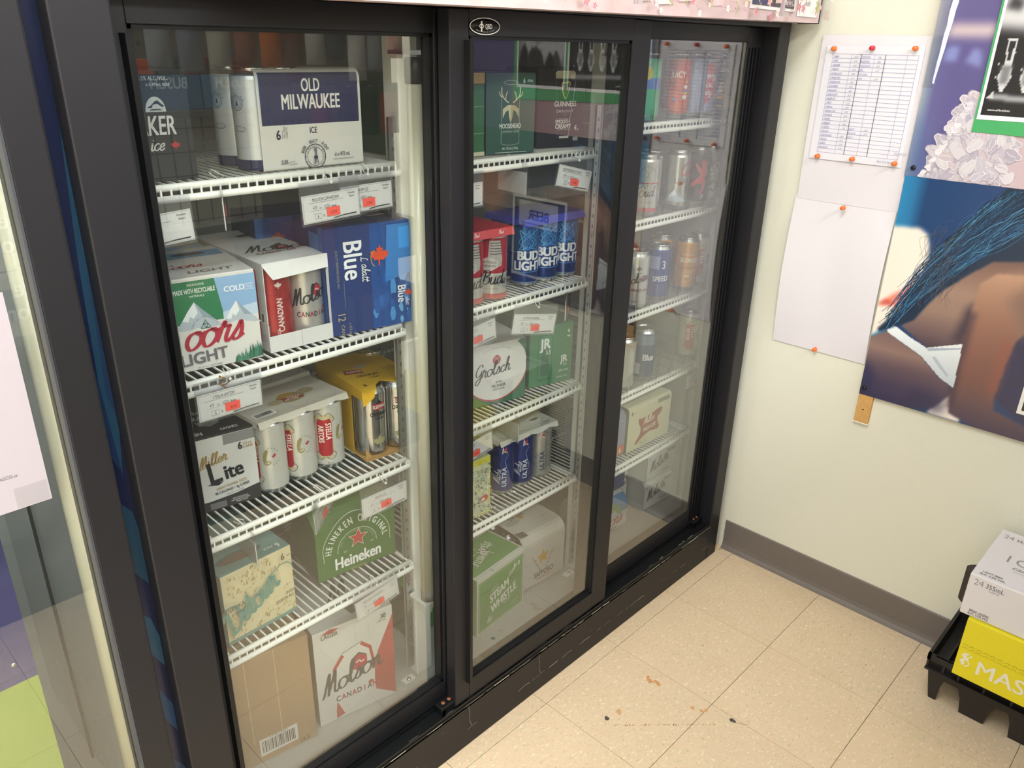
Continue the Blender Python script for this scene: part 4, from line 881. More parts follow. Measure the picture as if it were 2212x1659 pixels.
# lowest shelf
z = SZ2[3]+.005
t, F = carton('beer_carton', 'yellow edged carton crowded with small blue and green doodles', -1.103, .168, z, .138, .2, .160, -3, {'all': '#d6c93a', 'front': '#d8cf4e', 'top': '#c7c79a', 'left': '#d6c93a'})
R = random.Random(4); a = Art(.4); a.R(5, 5, 128, 138, '#cfd3b4')
for k in range(330):
    x, y = R.uniform(8, 130), R.uniform(8, 140); s_ = R.uniform(2, 6); c_ = R.choice(['#3d6b78', '#54858f', '#d9c93e', '#e8e6d6', '#2d3f44', '#6f9c5a', '#b9c9c6', '#e8e6d6', '#4b7a6a'])
    if R.random() < .6: a.L(catmull([(x, y), (x+s_, y+R.uniform(-4, 4)), (x+R.uniform(-3, 3), y+s_)]), R.uniform(.8, 2.2), c_)
    else: a.E(x, y, s_*.6, s_*.45, c_, 8, R.uniform(0, 180))
a.E(104, 60, 11, 9, '#b8403a'); a.E(100, 58, 6, 4, '#e8d0c8'); a.build('printed_front', t, F.front)
a = Art(.4)
for k in range(150):
    x, y = R.uniform(4, 134), R.uniform(4, 190); a.L(catmull([(x, y), (x+R.uniform(-5, 5), y+4), (x+4, y+R.uniform(-4, 4))]), 1.4, R.choice(['#5a6a62', '#7f8f7a', '#e0dcc4', '#c9bd3e']))
a.build('printed_top', t, F.top)
def ultra(dark):
    def f():
        a = Art(.35); lt, rb = ('#e3e6ee', '#b33038') if dark else ('#2c3566', '#b33038')
        a.P([(-2, 146), (12, 146), (12, 120), (5, 126), (-2, 120)], '#dfe0e4'); a.P([(-1, 146), (11, 146), (11, 123), (5, 129), (-1, 123)], rb); a.T('ULTRA', 10, 26, 12, lt, .03, 1.05, 0, 90, 'l'); a.S('Michelo', -9, 30, 8, lt, .2, .3, 82) if False else a.S('Miche', -8, 34, 9, lt if dark else '#8b8f98', .18, .3, 84)
        a.L(catmull([(-4, 30), (14, 60), (6, 100), (16, 118)]), 1.4, '#7fa3d0' if dark else '#a9adb5'); a.T('SUPERIOR LIGHT BEER', 18, 34, 2.8, '#9aa4c0' if dark else '#7d7f86', 0, .9, 0, 90, 'l'); return a
    return f
MU = can_mesh('#2a3a86', .3, .6); MS = can_mesh('#bdbdb8', .3, .7)
t = thing('beer_pack', 'slim blue and silver cans under a white card top, right of the lowest middle shelf', 'beer pack', (-.868, .219, z), math.radians(-4))
for k in range(3):
    for r in range(2):
        c = (MS if k == 2 else MU).build('can', t); c.location = (k*.0675, r*.0675, 0)
        if r == 0:
            wx, wy = rot2(k*.0675, 0, math.radians(-4)); can_art(ultra(k < 2)(), 'lettering', c, faceang(-.868+wx, .219+wy)+math.radians(4)+math.radians((6, 14, 8)[k]))
o, fn = card_top(t, .0675, '#cfcdc4'); a = Art(.5); a.P([(30, 88), (60, 60), (56, 56), (84, 46), (112, 70), (150, 96), (140, 100), (100, 74), (82, 56), (70, 66), (46, 92)], '#c0602f'); a.T('ULTRA', 92, 82, 12, '#55524c', .02, 1, 0, 4); a.E(66, 50, 14, 9, '#8a8640'); a.E(132, 84, 14, 9, '#8a8640'); a.bars(140, 38, 34, 18, n=8); a.T('6 x 473', 160, 92, 6, '#6d6a62', 0, .8); a.T('6 PACK', 176, 14, 6, '#55524c', .02, .8)
for k in range(3): a.ring(34+k*67.5, 33, 24, 24, .9, '#8f8c84', 200, 340)
a.build('printed_top', o, fn)
# cooler floor behind the middle door
z = .131
t, F = carton('beer_carton', 'bright green carton with white edges and slanted white lettering on the cooler floor', -1.020, .150, z, .196, .134, .180, 5, {'all': '#cfd0c6', 'front': '#cfd2c8', 'top': '#cfd2c8', 'left': '#4f8f46'})
a = Art(.45); GR = '#569a4a'; a.R(6, 6, 184, 160, GR)
a.L([(11, 11), (185, 11), (185, 161), (11, 161), (11, 11)], 1.1, '#dfe6d8')
a.T('STEAM', 92, 88, 25, '#eef0ea', .06, .72, .12, 14); a.T('WHISTLE', 110, 56, 25, '#eef0ea', .06, .72, .12, 14); a.T('THE GOOD BEER FOLKS', 84, 120, 5, '#dfe6d8', .0, .8, 0, 14) if False else a.T('PREMIUM', 72, 118, 6, '#dfe6d8', .02, .8, 0, 14); a.T('PILSNER', 124, 48, 7, '#dfe6d8', .02, .8, 0, 14)
for k in range(4): a.L([(128+k*7, 122+k*3), (136+k*9, 138+k*4)], 2.2, '#eef0ea'); a.L([(48+k*5, 40-k*3), (42+k*4, 22)], 2.2, '#eef0ea')
a.T('6', 152, 142, 13, '#eef0ea', .05, .8); a.T('x', 162, 142, 8, '#eef0ea', .02, .8); a.R(168, 140, 5, 14, '#eef0ea'); a.T('5% ALC./VOL.', 158, 30, 4, '#cfe0c6', .01, .8); a.T('6 x 473 mL', 156, 22, 4, '#cfe0c6', .01, .8)
a.build('printed_front', t, F.front)
a = Art(.45); a.R(6, 14, 184, 114, '#5b9a4e'); a.E(110, 76, 16, 10, '#5f5346'); a.T('STEAM', 120, 92, 18, '#e6ebe0', .05, .72, 0, 196); a.T('WHISTLE', 100, 56, 18, '#e6ebe0', .05, .72, 0, 196) if False else a.T('WHISTLE', 78, 66, 18, '#e6ebe0', .05, .7, 0, 196)
for k in range(6): a.L([(110+26*math.cos(k), 76+20*math.sin(k)), (110+40*math.cos(k), 76+32*math.sin(k))], 2, '#e6ebe0')
a.build('printed_top', t, F.top)
SIL = can_mesh('#c3c2bd', .22, .9)
t, F = wrap('beer_pack', 'silver grey sleeve with a golden star and black letters on the cooler floor', -.812, .184, z, .166, .2, .186, -3, '#c5c2bb', .034, .02, None, SIL, None, 'beer pack', 3)
a = Art(.4); a.star(80, 100, 26, '#d39a35', 5, .45, 94)
for s_ in (-1, 1):
    for k in range(6): a.E(80+s_*(14+k*5.2), 62+k*9.5, 4.6, 2.6, '#a39a64' if k % 2 else '#8a8458', 10, 60*s_+30)
for k in range(40): pass
a.T('SAPPORO', 84, 38, 17, '#3a3735', .04, .72); a.T('BIERE PREMIUM', 84, 28, 6, '#b0503f', .03, .95); a.build('printed_front', t, F.front, cutv=F.cv)
a = Art(.4); a.R(0, 32, 22, 130, '#55524e') if False else a.P([(2, 14), (28, 10), (30, 34), (2, 40)], '#55524e'); a.P([(2, 150), (40, 140), (44, 156), (2, 168)], '#55524e'); a.T('SAPPORO', 66, 108, 12, '#57544f', .03, .75, 0, 180); a.star(74, 92, 14, '#c58c3a', 5, .45, 270); a.E(36, 84, 26, 12, '#a8a59f'); a.E(112, 120, 22, 11, '#8d8a84'); a.T('6 x 650 mL', 132, 60, 5, '#6d6a64', 0, .8, 0, 180)
a.build('printed_top', t, lambda u, v, o: (u, .034*0+v, .186+o))
YLT = can_mesh('#c7b046', .35, .5); LEM = can_mesh('#d9c24a', .35, .4, ((.02, .05, '#3d3a36'),))
def lemon():
    a = Art(.4); a.E(0, 104, 16, 20, '#d8b53a'); a.E(0, 104, 11, 14, '#e6cf72'); a.R(-30, 44, 60, 34, '#33302d'); a.T("Tea", 0, 56, 10, '#e6e2d6', .03, .8); a.R(-14, 18, 28, 20, '#d9d6b4'); return a
for k, (xx, yy) in enumerate(((-.690, .425), (-.620, .400), (-.640, .480))):
    can('beer_can', ('left', 'right', 'rear')[k]+' yellow can with a printed lemon, behind the grey sleeve on the cooler floor', xx, yy, z, YLT, lemon(), 0, 'yellow lemon cans on the cooler floor')
can('beer_can', 'tall yellow and black can just right of the second white mullion post', -.515, .235, z, LEM, lemon(), 0)
# packs glimpsed in the gap between the mullion post and the door stile
for nm, zz, cc, xx in (('small green pack with white swirls glimpsed past the mullion post, cooler floor', .131, '#3f8f3a', -1.150),):
    t, F = wrap('beer_pack', nm, xx, .26, zz, .11, .134, .157, 0, cc, .02, .01, '#2c4a2a')
    a = Art(.4); a.P([(10, 30), (60, 40), (90, 90), (40, 130)], '#7fc46a'); a.S('G', 34, 50, 30, '#dfe6da', .2, .3); a.build('printed_front', t, F.front)

# ------------------------------------------------------------------ right door: single cans in clear lanes
def lanes(x, y, zz, n, wd, label, hgt=.06):
    """clear plastic can feeders: U-shaped lanes with a low front lip"""
    t = thing('can_feeder', label, 'can dispenser', (x, y, zz))
    mb = MB(); mb.box(0, n*wd, 0, .34, 0, .0012, PLASTIC)
    for k in range(n+1): mb.box(k*wd-.0005, k*wd+.0005, .0, .34, .0013, hgt, PLASTIC)
    tag(mb.build('divider', t), kind='stuff')
    arc = [(k/10, -.012*math.sin(PI*k/10)) for k in range(11)]
    for j in range(n):
        vs = [(j*wd+q*wd, d, .0013) for q, d in arc]+[(j*wd+q*wd, d, hgt*.62) for q, d in arc]
        MB().add(vs, [(i, i+1, 12+i, 11+i) for i in range(10)], PLASTIC, True).build('front_lip', t)
    return t
LANE = .0715
Z3 = [SZ3[0]+.016, SZ3[1]+.0045, SZ3[2]+.0045, SZ3[3]+.0035]
ln = lambda i, top: lanes(-.462, .140, SZ3[i]+.0045, 6, .0700, 'clear plastic can feeder lanes on the %s shelf behind the right door' % top, .05)
lanes(-.572, .143, SZ3[0]+.0045, 7, LANE, 'clear plastic can feeder lanes on the topmost shelf behind the right door', .03)
lanes(-.572, .143, SZ3[1]+.0045, 7, LANE, 'clear plastic can feeder lanes under the silver and black cans', .03)
lanes(-.572, .143, SZ3[2]+.0045, 7, LANE, 'clear plastic can feeder lanes under the orange can', .095)
lanes(-.572, .143, SZ3[3]+.0045, 7, LANE, 'clear plastic can feeder lanes with empty places beside the blue can', .085)
lx = lambda k: -.572+LANE*(k+.5)
zc = [s_+.0061 for s_ in SZ3]
# top row
G1 = can_mesh('#58b58a', .35, .4, ((.100, .139, '#7cc4a4'), (.075, .1, '#6a86c4'))); a = Art(.35); a.E(8, 112, 12, 16, '#d8c844'); a.R(-28, 76, 50, 18, '#5d7fc4'); a.P([(-14, 22), (-4, 70), (4, 62), (0, 20)], '#6b4a5a'); a.T('LEMONADE', 0, 10, 4, '#d8ece0', .01, .8); a.R(-40, 2, 80, 10, '#3f9a74')
can('beer_can', 'green and yellow can at the left of the topmost row behind the right door', lx(2)-.02, .182, zc[0], G1, a, -10)
J1 = can_mesh('#c8624a', .35, .4, ((.10, .139, '#c9524a'),)); a = Art(.35); a.T('JUICY', 0, 100, 14, '#efe0d6', .04, .75); a.P([(-22, 20), (-22, 80), (6, 60), (10, 18)], '#d96a4a'); R = random.Random(2)
for k in range(14): a.E(R.uniform(-14, 26), R.uniform(30, 92), R.uniform(3, 7), R.uniform(3, 6), R.choice(['#e0c05a', '#d98a4a', '#7a7ab8', '#e8e0d8', '#c9424a']), 10)
can('beer_can', 'orange and red fruit can, second from left in the topmost row', lx(4)-.025, .182, zc[0], J1, a, 0)
can('beer_can', 'plain lavender grey can in the middle of the topmost row', lx(5)-.015, .185, zc[0], can_mesh('#8f96b4', .35, .3), None)
C1 = can_mesh('#9aa0c0', .35, .3); a = Art(.35); a.P([(-8, 130), (22, 138), (30, 60), (0, 30), (-22, 48), (-6, 70)], '#c8405c')
a.S('Cherry', -26, 96, 9, '#f2e6ea', .24, .3); a.S('Lou', -12, 74, 9, '#f2e6ea', .24, .3); a.S('tart', -14, 52, 9, '#f2e6ea', .24, .3) if False else a.S('Lary', -18, 54, 9, '#f2e6ea', .24, .3)
can('beer_can', 'lavender can with a pink flash and white script in the topmost row', lx(6)-.03, .182, zc[0], C1, a, 4)
L1 = can_mesh('#6f6d6c', .35, .3, ((.02, .05, '#d0a03c'),)); a = Art(.35); a.T('LADY', -4, 128, 10, '#eceae4', .04, .75); a.T('FRIEND', 4, 112, 10, '#eceae4', .04, .72); a.P([(-8, 50), (20, 50), (26, 86), (12, 100), (0, 80)], '#a8643c'); a.E(4, 74, 9, 12, '#d0b49a'); a.P([(-10, 56), (4, 60), (-4, 84)], '#dfdcd4'); a.R(-18, 26, 30, 14, '#4b5a78')
can('beer_can', 'grey can with an ochre band at the right end of the topmost row', lx(7)-.026, .178, zc[0], L1, a, 0)
# second row
def bud2():
    a = Art(.35); a.ring(0, 104, 22, 24, 1.6, '#9a9692'); a.L([(-12, 84), (10, 126)], 3, '#a9a5a2'); a.L([(12, 84), (-10, 126)], 3, '#a9a5a2'); a.R(-40, 84, 80, 3, '#b6505a'); a.S('Bud', -24, 50, 13, '#2c2c2e', .2, .3, 4); a.T('KING OF BEERS', 0, 34, 3.6, '#8d8a86', 0, .9); a.R(-46, 12, 92, 10, '#c05a5e'); return a
B2 = can_mesh('#c9c7c3', .3, .6)
can('beer_can', 'silver can with red bands and black script in the second row', lx(2)+.005, .176, zc[1], B2, bud2(), 8)
C2 = can_mesh('#cfcfcc', .25, .8); a = Art(.3); a.S('Coors', 6, 92, 18, '#a83444', .25, .3); a.T('LIGHT', 18, 72, 12, '#77757a', .05, 1); mountain(a, -30, 22, 60, 34)
can('beer_can', 'silver can with a red script initial beside the black lion can', lx(4)+.008, .176, zc[1], C2, a, 2)
can('beer_can', 'plain silver can standing behind the silver and red ones in the second row', lx(3)+.002, .215, zc[1], can_mesh('#c6c6c3', .25, .8), None)
J2 = can_mesh('#3a3b40', .35, .5); a = Art(.35); RL = '#c8474c'
a.P([(2, 120), (10, 128), (14, 118), (22, 122), (18, 104), (24, 92), (16, 76), (22, 60), (14, 38), (8, 30), (2, 34), (8, 44), (8, 58), (-4, 62), (-16, 50), (-24, 52), (-18, 64), (-6, 74), (2, 84), (-6, 96), (-14, 110), (-10, 116), (-2, 104), (6, 100), (4, 110)], RL); a.T('JP', 12, 20, 10, '#d6d4d0', .04, .8)
can('beer_can', 'charcoal can with a red rampant lion in the second row', lx(6)-.028, .176, zc[1], J2, a, 8)
L2 = can_mesh('#55565a', .35, .4); a = Art(.35); a.P([(-24, 108), (-4, 96), (10, 110), (24, 100), (24, 60), (-20, 60)], '#77797c'); a.ring(16, 104, 8, 8, 2, '#d6d6d4'); a.T('LAGER', 0, 78, 15, '#dededc', .04, .75); a.S('beer', 2, 66, 6, '#cfcfcd', .2, .3); a.P([(-4, 40), (10, 60), (16, 52), (12, 36), (4, 44)], '#c9c9c7'); a.R(2, 14, 14, 18, '#a9a9a7')
can('beer_can', 'charcoal can with pale peaks at the right end of the second row', lx(7)-.034, .176, zc[1], L2, a, 4)
# third row
M1 = can_mesh('#d3d1cc', .3, .5); a = Art(.35); a.leaf(6, 112, 9, '#5a5a5c'); a.R(-1, 100, 14, 2, '#5a5a5c'); molson_leafhex(a, 22, 86, 9); a.S('Molson', -30, 66, 12, '#35363c', .22, .28, 14); canadian(a, 8, 50, 8); a.E(0, 22, 11, 3, '#a9a6a3')
can('beer_can', 'white can with a grey maple leaf and black script, third row', lx(2)-.012, .170, zc[2], M1, a, 2)
S1 = can_mesh('#3c559c', .3, .5); a = Art(.35); a.R(-44, 90, 44, 36, '#8d9cc4'); a.T('3', 12, 92, 22, '#e6e8ee', .03, .7); a.T('SPEED', 6, 56, 14, '#e6e8ee', .045, .8, 0, 4)
can('beer_can', 'royal blue can with white capitals, third row', lx(4)-.040, .176, zc[2], S1, a, 4)
O1 = can_mesh('#d89a44', .35, .4); a = Art(.35); a.T('ORIGINAL', 0, 106, 5, '#f0e2c4', 0, 1.1); a.T('BLONDE', 4, 86, 12, '#f3e9d2', .045, .78); a.R(-30, 66, 60, 8, '#c88634'); a.P([(-16, 56), (16, 56), (16, 38), (0, 24), (-16, 38)], '#e6bc74'); a.P([(-14, 54), (14, 54), (14, 39), (0, 27), (-14, 39)], '#d29240'); a.T('1988', 0, 41, 8, '#f3e9d2', .03, .8); a.R(-44, 60, 88, 1, '#f0e2c4')
can('beer_can', 'orange can with cream capitals, front of the third row', lx(6)-.040, .174, zc[2], O1, a, 6)
can('beer_can', 'plain orange can half hidden behind the blue can, third row', -.178, .245, zc[2], can_mesh('#d4963f', .35, .4), None)
can('beer_can', 'white can with a sideways red label at the right end of the third row', lx(7)-.040, .182, zc[2], STL, stella_art(), 10)
# fourth row
can('beer_can', 'white can with a sideways red label standing alone at the right of the fourth row', lx(7)-.032, .188, zc[3], STL, stella_art(), 10)
BB = can_mesh('#4a6488', .3, .6, ((.11, .139, '#7d93b0'),)); a = Art(.35); a.T('Blue', 14, 64, 18, '#e6e8ee', .06, .8); a.R(-28, 20, 18, 34, '#c9cbd0'); a.R(-46, 40, 20, 60, '#b9bcc2')
can('beer_can', 'steel blue can with a white serif word in the fourth row', lx(3)+.0, .180, zc[3], BB, a, 6)
can('beer_can', 'white can cut off by the middle door frame, fourth row', lx(2)-.032, .176, zc[3], can_mesh('#d0cec8', .3, .5), None)
# fifth shelf
z = SZ3[4]+.005
t, F = wrap('beer_pack', 'cream sleeve with a soft-edged brown red badge, lowest shelf behind the right door', -.386, .166, z, .212, .134, .15, -2, '#d8d4b4', .012, .006, '#8b8a72')
a = Art(.45); a.R(142, 128, 60, 14, '#8f8c7c'); a.T('6', 16, 124, 14, '#55534a', .04, .75); a.T('473 mL', 30, 126, 5, '#77756a', .0, .8)
bg_ = catmull([(52, 104), (70, 100), (110, 104), (150, 112), (166, 110), (164, 96), (146, 82), (150, 62), (158, 48), (146, 40), (110, 44), (70, 32), (46, 18), (40, 26), (60, 48), (62, 70), (50, 90), (52, 104)], 5)
a.P(bg_[:-1], '#a3584a'); a.S('Miller', 76, 76, 11, '#efe6d6', .24, .3, 5); a.T('HIGH LIFE', 108, 54, 13, '#efe6d6', .04, .75, .05, 5); a.S('the ch', 60, 12, 7, '#a9a488', .14, .3, 4)
a.build('printed_front', t, F.front, cutv=F.cv)
t, F = wrap('beer_pack', 'lavender grey pack with an orange corner left of the cream sleeve', -.512, .178, z, .118, .134, .15, -4, '#8589a4', .03, .012, '#6d7086')
a = Art(.45); a.R(30, 6, 88, 34, '#c8664a'); a.T('6', 100, 14, 18, '#efe0d6', .04, .75); a.T('ALC 5%', 92, 118, 5, '#c9cbd8', .01, .8); a.build('printed_front', t, F.front, cutv=F.cv)
def mpack(label, x, y, zz, w_, h_, rot, grey=False, d_=.134):
    t, F = wrap('beer_pack', label, x, y, zz, w_, d_, h_, rot, '#cfcecb' if grey else '#e9e8e5', .02, .012, '#c9c8c4')
    a = Art(.45); k = w_*1000/150.0; molson_leafhex(a, 92*k, 74*h_/.11, 13*k, '#4b4a4c'); a.S('Molson', 16*k, 36*h_/.11, 17*k, '#3a3a3e' if not grey else '#66656a', .22, .3, 14, 'l', .95); canadian(a, 96*k, 22*h_/.11, 5*k); a.R(96*k, 90*h_/.11, 46*k, 10, '#a3a29e'); a.T('6', 10*k, 88*h_/.11, 8*k, '#4b4a4c', .04, .8)
    a.build('printed_front', t, F.front, cutv=F.cv); return t
mpack('pale pack with black script behind the cream sleeve, lower of two', -.195, .315, z, .150, .105, -3, True)
mpack('pale pack with black script behind the cream sleeve, upper of two', -.195, .315, z+.106, .150, .105, -3, True)
# cooler floor behind the right door
z = .131
mpack('white pack with black script, lower right of the stack on the cooler floor', -.205, .202, z, .160, .108, -3)
mpack('white pack with black script, upper right of the stack on the cooler floor', -.203, .202, z+.1095, .160, .105, -3)
mpack('white pack with black script, left of the lower stacked pack', -.300, .260, z, .092, .108, 8)
mpack('white pack with black script, left of the upper stacked pack', -.298, .262, z+.1095, .092, .105, 8)
t, F = wrap('beer_pack', 'rounded pack with a blue sky, green hill and red script on the cooler floor', -.480, .205, z, .168, .134, .130, -4, '#cfccc8', .05, .02, '#b9b6b2')
a = Art(.45); a.P([(0, 60), (0, 122), (168, 122), (168, 70)], '#4f87b8'); a.P([(90, 110), (130, 96), (150, 50), (80, 50)], '#6a9a6a'); a.R(0, 0, 168, 56, '#d6d3cf'); a.P([(60, 50), (104, 86), (130, 60), (168, 66), (168, 50)], '#b9c4d0'); a.S('oors', 66, 28, 22, '#b3263e', .25, .36, 4); a.T('LIGHT', 96, 8, 13, '#77737a', .05, 1, 0, 3); a.L([(112, 58), (120, 58), (116, 65), (112, 58)], 1.2, '#2f6b4c')
a.build('printed_front', t, F.front, cutv=F.cv)
t, F = wrap('beer_pack', 'dark navy pack stacked on the blue sky pack', -.46, .225, z+.131, .150, .134, .11, -4, '#5d6488', .03, .02, '#3d4260')

# ------------------------------------------------------------------ price tags hanging from the shelf rails
RED = mat('#ee5a4e', .6); TAGW = mat('#ecebe6', .5)
def price(label, x, z, yaw=0, roll=0, text='', sub='473', w_=.112, y=.118, sticker=.52, rail=None, back=False):
    """clear sleeve with a white card and a red price sticker on a small plastic tie; x, z = upper left corner of the card"""
    t = thing('price_tag', label, 'price tag', (x, y, z), math.radians(yaw))
    t.rotation_euler = (0, math.radians(-roll), math.radians(yaw))
    h = .046
    MB().box(-.003, w_+.003, .0012, .0018, -h-.004, .022, PLASTIC).box(-.003, w_+.003, -.0018, -.0012, -h-.004, .022, PLASTIC).build('clear_sleeve', t)
    cd = MB().box(0, w_, -.0006, .0006, -h, 0, TAGW).build('card', t)
    if not back:
        a = Art(.6); k = w_*1000; bl = '#3a3c44'
        a.L([(2, 1.5), (k-2, 1.5), (k-2, 44.5), (2, 44.5), (2, 1.5)], .5, '#8d8d90'); a.T(text, k*.40, 35, 5.2, bl, -.004, .72, .25); a.R(k*.1, 32.6, k*.62, .5, '#6a6b70'); a.T(sub, k*.2, 22, 5, bl, -.004, .7, .25); a.R(k*.12, 19.6, k*.48, .4, '#8a8b90')
        a.T('mL', k*.31, 22, 3, '#6a6b70', 0, .9); a.ring(k*.42, 23.5, 5, 3, .6, bl); a.T('Can', k*.42, 22, 3, '#55565a', 0, .9); a.T('Bottle', k*.54, 22, 3, '#55565a', .02, .9); a.L([(k*.19, 6), (k*.31, 6), (k*.31, 14.5), (k*.19, 14.5), (k*.19, 6)], .5, bl); a.T('6' if '473' in sub else sub[:2], k*.25, 7.5, 5, bl, 0, .8); a.T('$', k*.35, 8, 4, bl, 0, .8)
        a.T('Domestic', k*.87, 39, 3, '#55565a', .02, .85); a.T('Import', k*.87, 33.5, 3, '#55565a', .02, .85); a.L([(k*.52, 3), (k*.7, 5), (k*.94, 5.4)], 1.7, '#1f2024')
        a.build('lettering', cd, lambda u, v, o: (u, -.0007-o, v-h))
        s = MB().box(k*sticker/1000-.013, k*sticker/1000+.013, -.0022, -.0020, -h+.007, -h+.022, RED).build('price_sticker', t)
        b = Art(.6); b.T(random.Random(text).choice(['19.45', '22.95', '18.50', '20.45']), k*sticker, 11, 5, '#8e2f2a', -.004, .75, .2); b.build('lettering', s, lambda u, v, o: (u, -.0023-o, v-h))
    hx = w_*(.52 if rail is None else rail)
    MB().tube([(hx, -.001, .017), (hx+.002, -.004, .024), (hx+.001, .012, .034), (hx-.002, .016, .030), (hx-.001, .002, .017)], .0008, PILW, 5).lathe([(0, -.0035), (.0035, 0), (0, .0035)], PILW, 8, (hx, -.003, .017)).build('plastic_tie', t)
    return t
S = [s_-.060 for s_ in SZ1]
price('price tag cut off by the door frame, under the left end of the topmost shelf', -1.752, 1.326, 0, 3, 'LAKER', sticker=.3)
price('price tag turned edge-on above the torn white carton, topmost shelf on the left', -1.588, 1.336, 62, 8, 'BUD', w_=.1)
price('price tag with two handwritten words above the torn white carton and blue carton', -1.456, 1.329, 0, 2, 'MOLSON CANADIAN', y=.112)
price('price tag tucked behind another at the upper corner above the blue carton', -1.372, 1.334, 0, 1, 'LAKER ICE', y=.122, w_=.108)
price('price tag hanging from the second left shelf above the white cans', -1.672, 1.036, 0, -1, 'STELLA ARTOIS')
price('price tag twisted away above the star pack, third shelf on the left', -1.482, .728, 38, 4, 'MUSKOKA DETOUR', w_=.104)
price('price tag at the right end of the third left shelf, above the arched green pack', -1.372, .716, 0, 0, 'MILLER LITE', w_=.114)
price('price tag hanging edge-on in front of the teal and cream carton', -1.606, .722, 84, 0, 'DETOUR', w_=.1)
price('price tag above the tall white carton on the cooler floor', -1.405, .474, 0, 6, 'MOLSON CANADIAN', '355')
price('price tag tilted under the right end of the topmost middle shelf', -.806, 1.327, -6, -13, 'BUDWEISER/BUD LIGHT', w_=.104)
price('price tag seen edge-on above the blue cans', -.912, 1.318, 86, 0, 'KEITHS', w_=.09)
price('price tag cut off by the middle door handle above the red-topped cans', -1.152, 1.312, 0, 0, 'KEITHS')
price('price tag above the green carton with white initials, middle door', -.938, 1.012, -8, -10, 'SLEEMAN ORIGINAL', w_=.126)
price('price tag turned aside at the right end of the second middle shelf', -.762, 1.002, 34, 0, 'MOOSEHEAD', w_=.098)
price('price tag cut off by the handle above the red rimmed disc carton', -1.112, 1.006, 0, 6, 'GROLSCH')
price('price tag hanging edge-on above the slim blue cans', -.915, .728, 80, 0, 'ULTRA', w_=.1)
price('price tag cut off by the handle above the doodle covered yellow carton', -1.118, .732, 0, 6, 'MAD JACK')
price('price tag at the right end of the fourth shelf behind the right door', -.160, .640, 0, 0, 'BLUE', w_=.09)
# gold twist tie on the second left shelf
MB().tube([(-.004, 0, .006), (.006, -.002, .0), (-.002, .003, -.008), (.004, -.002, -.016), (-.001, 0, -.022)], .0016, mat('#b07a2a', .3, .9), 6).tube([(-.008, -.002, -.006), (.004, -.003, -.010), (.012, -.002, -.006)], .0012, mat('#b07a2a', .3, .9), 6).build('twist_tie', None, (-1.622, .127, 1.050))
tag(bpy.data.objects['twist_tie'], 'small golden twist tie wound round the rail of the second left shelf', 'tie')

# ------------------------------------------------------------------ the neighbouring cooler at the left edge
C2_ = thing('display_cooler', 'second black cooler at the left edge with a paper notice on its glass', 'cooler', (-2.3, 0, 0))
def c2(mb, name, kind=None): return tag(mb.build(name, C2_, (2.3, 0, 0)), kind=kind)
c2(MB().box(-1.893, -1.8465, .0, .09, 0, 1.95, BLACK, .004), 'frame_post')
c2(MB().box(-1.8945, -1.8915, -.001, .018, .14, 1.9, mat('#4a4d55', .3, .3)), 'edge_trim')
c2(MB().box(-3.0, -1.905, .012, .09, 1.75, 1.95, BLACK, .003), 'header'); c2(MB().box(-3.0, -1.905, .012, .09, 0, .13, BLACK, .003), 'kick_plate')
c2(MB().box(-3.0, -2.94, .012, .09, .13, 1.75, BLACK, .003), 'frame_post')
CL = mat('#b4b7b8', .5, 0, .05, 25, .1)
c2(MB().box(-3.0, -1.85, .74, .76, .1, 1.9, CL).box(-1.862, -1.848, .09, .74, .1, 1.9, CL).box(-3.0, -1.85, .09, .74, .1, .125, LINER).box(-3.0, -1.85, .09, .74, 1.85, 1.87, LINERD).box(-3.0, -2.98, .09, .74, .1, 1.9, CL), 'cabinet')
c2(MB().box(-2.94, -1.893, .020, .0215, .13, 1.75, GLASS), 'glass_pane')
tb = c2(MB().lathe([(0, .2), (.0175, .2), (.0175, 1.7), (0, 1.7)], TUBE, 20, (-1.887, .060, 0)), 'lamp_tube')
MB().lathe([(0, 1.698), (.021, 1.698), (.021, 1.74), (0, 1.74)], BLACK2, 14, (-1.887, .060, 0)).build('tube_cap', tb)
c2(MB().tube([(-1.868, .46, .13), (-1.8685, .462, .6), (-1.868, .46, 1.1), (-1.868, .462, 1.8)], .003, mat('#2c2c2c', .8), 6), 'door_gasket')
# two-tone printed panel inside the left cooler
pn = thing('printed_panel', 'indigo and lime green printed panel inside the left edge cooler', 'panel', (-2.4, .075, .14))
MB().box(-.45, .417, 0, .004, 0, .558, mat('#8fa24c', .5)).build('lower_half', pn); MB().box(-.45, .417, 0, .004, .558, .86, mat('#34356e', .5)).build('upper_half', pn)
for k, q in enumerate(((.392, .592), (.384, .665))):
    o = MB().lathe([(0, .0015), (.0035, .001), (.004, 0)], STEEL, 10).build('rivet', pn, (q[0], -.0005, q[1])); o.rotation_euler = (PI/2, 0, 0)
# white notice taped to the glass
nt_ = thing('paper_notice', 'blank white paper notice taped to the glass of the left edge cooler', 'notice', (-2.14, .017, 1.0))
MB().box(0, .216, 0, .0006, 0, .283, mat('#a29ba3', .6)).build('sheet', nt_); MB().box(.176, .214, -.0004, -.0001, .002, .030, mat('#979298', .35)).build('clear_tape', nt_)
a = Art(.6); a.T('Learn more at AGCO.ca', 184, 46, 4.2, '#55565a', .0, .85, 0, 0, 'r'); a.build('lettering', nt_, lambda u, v, o: (u, -o, v))
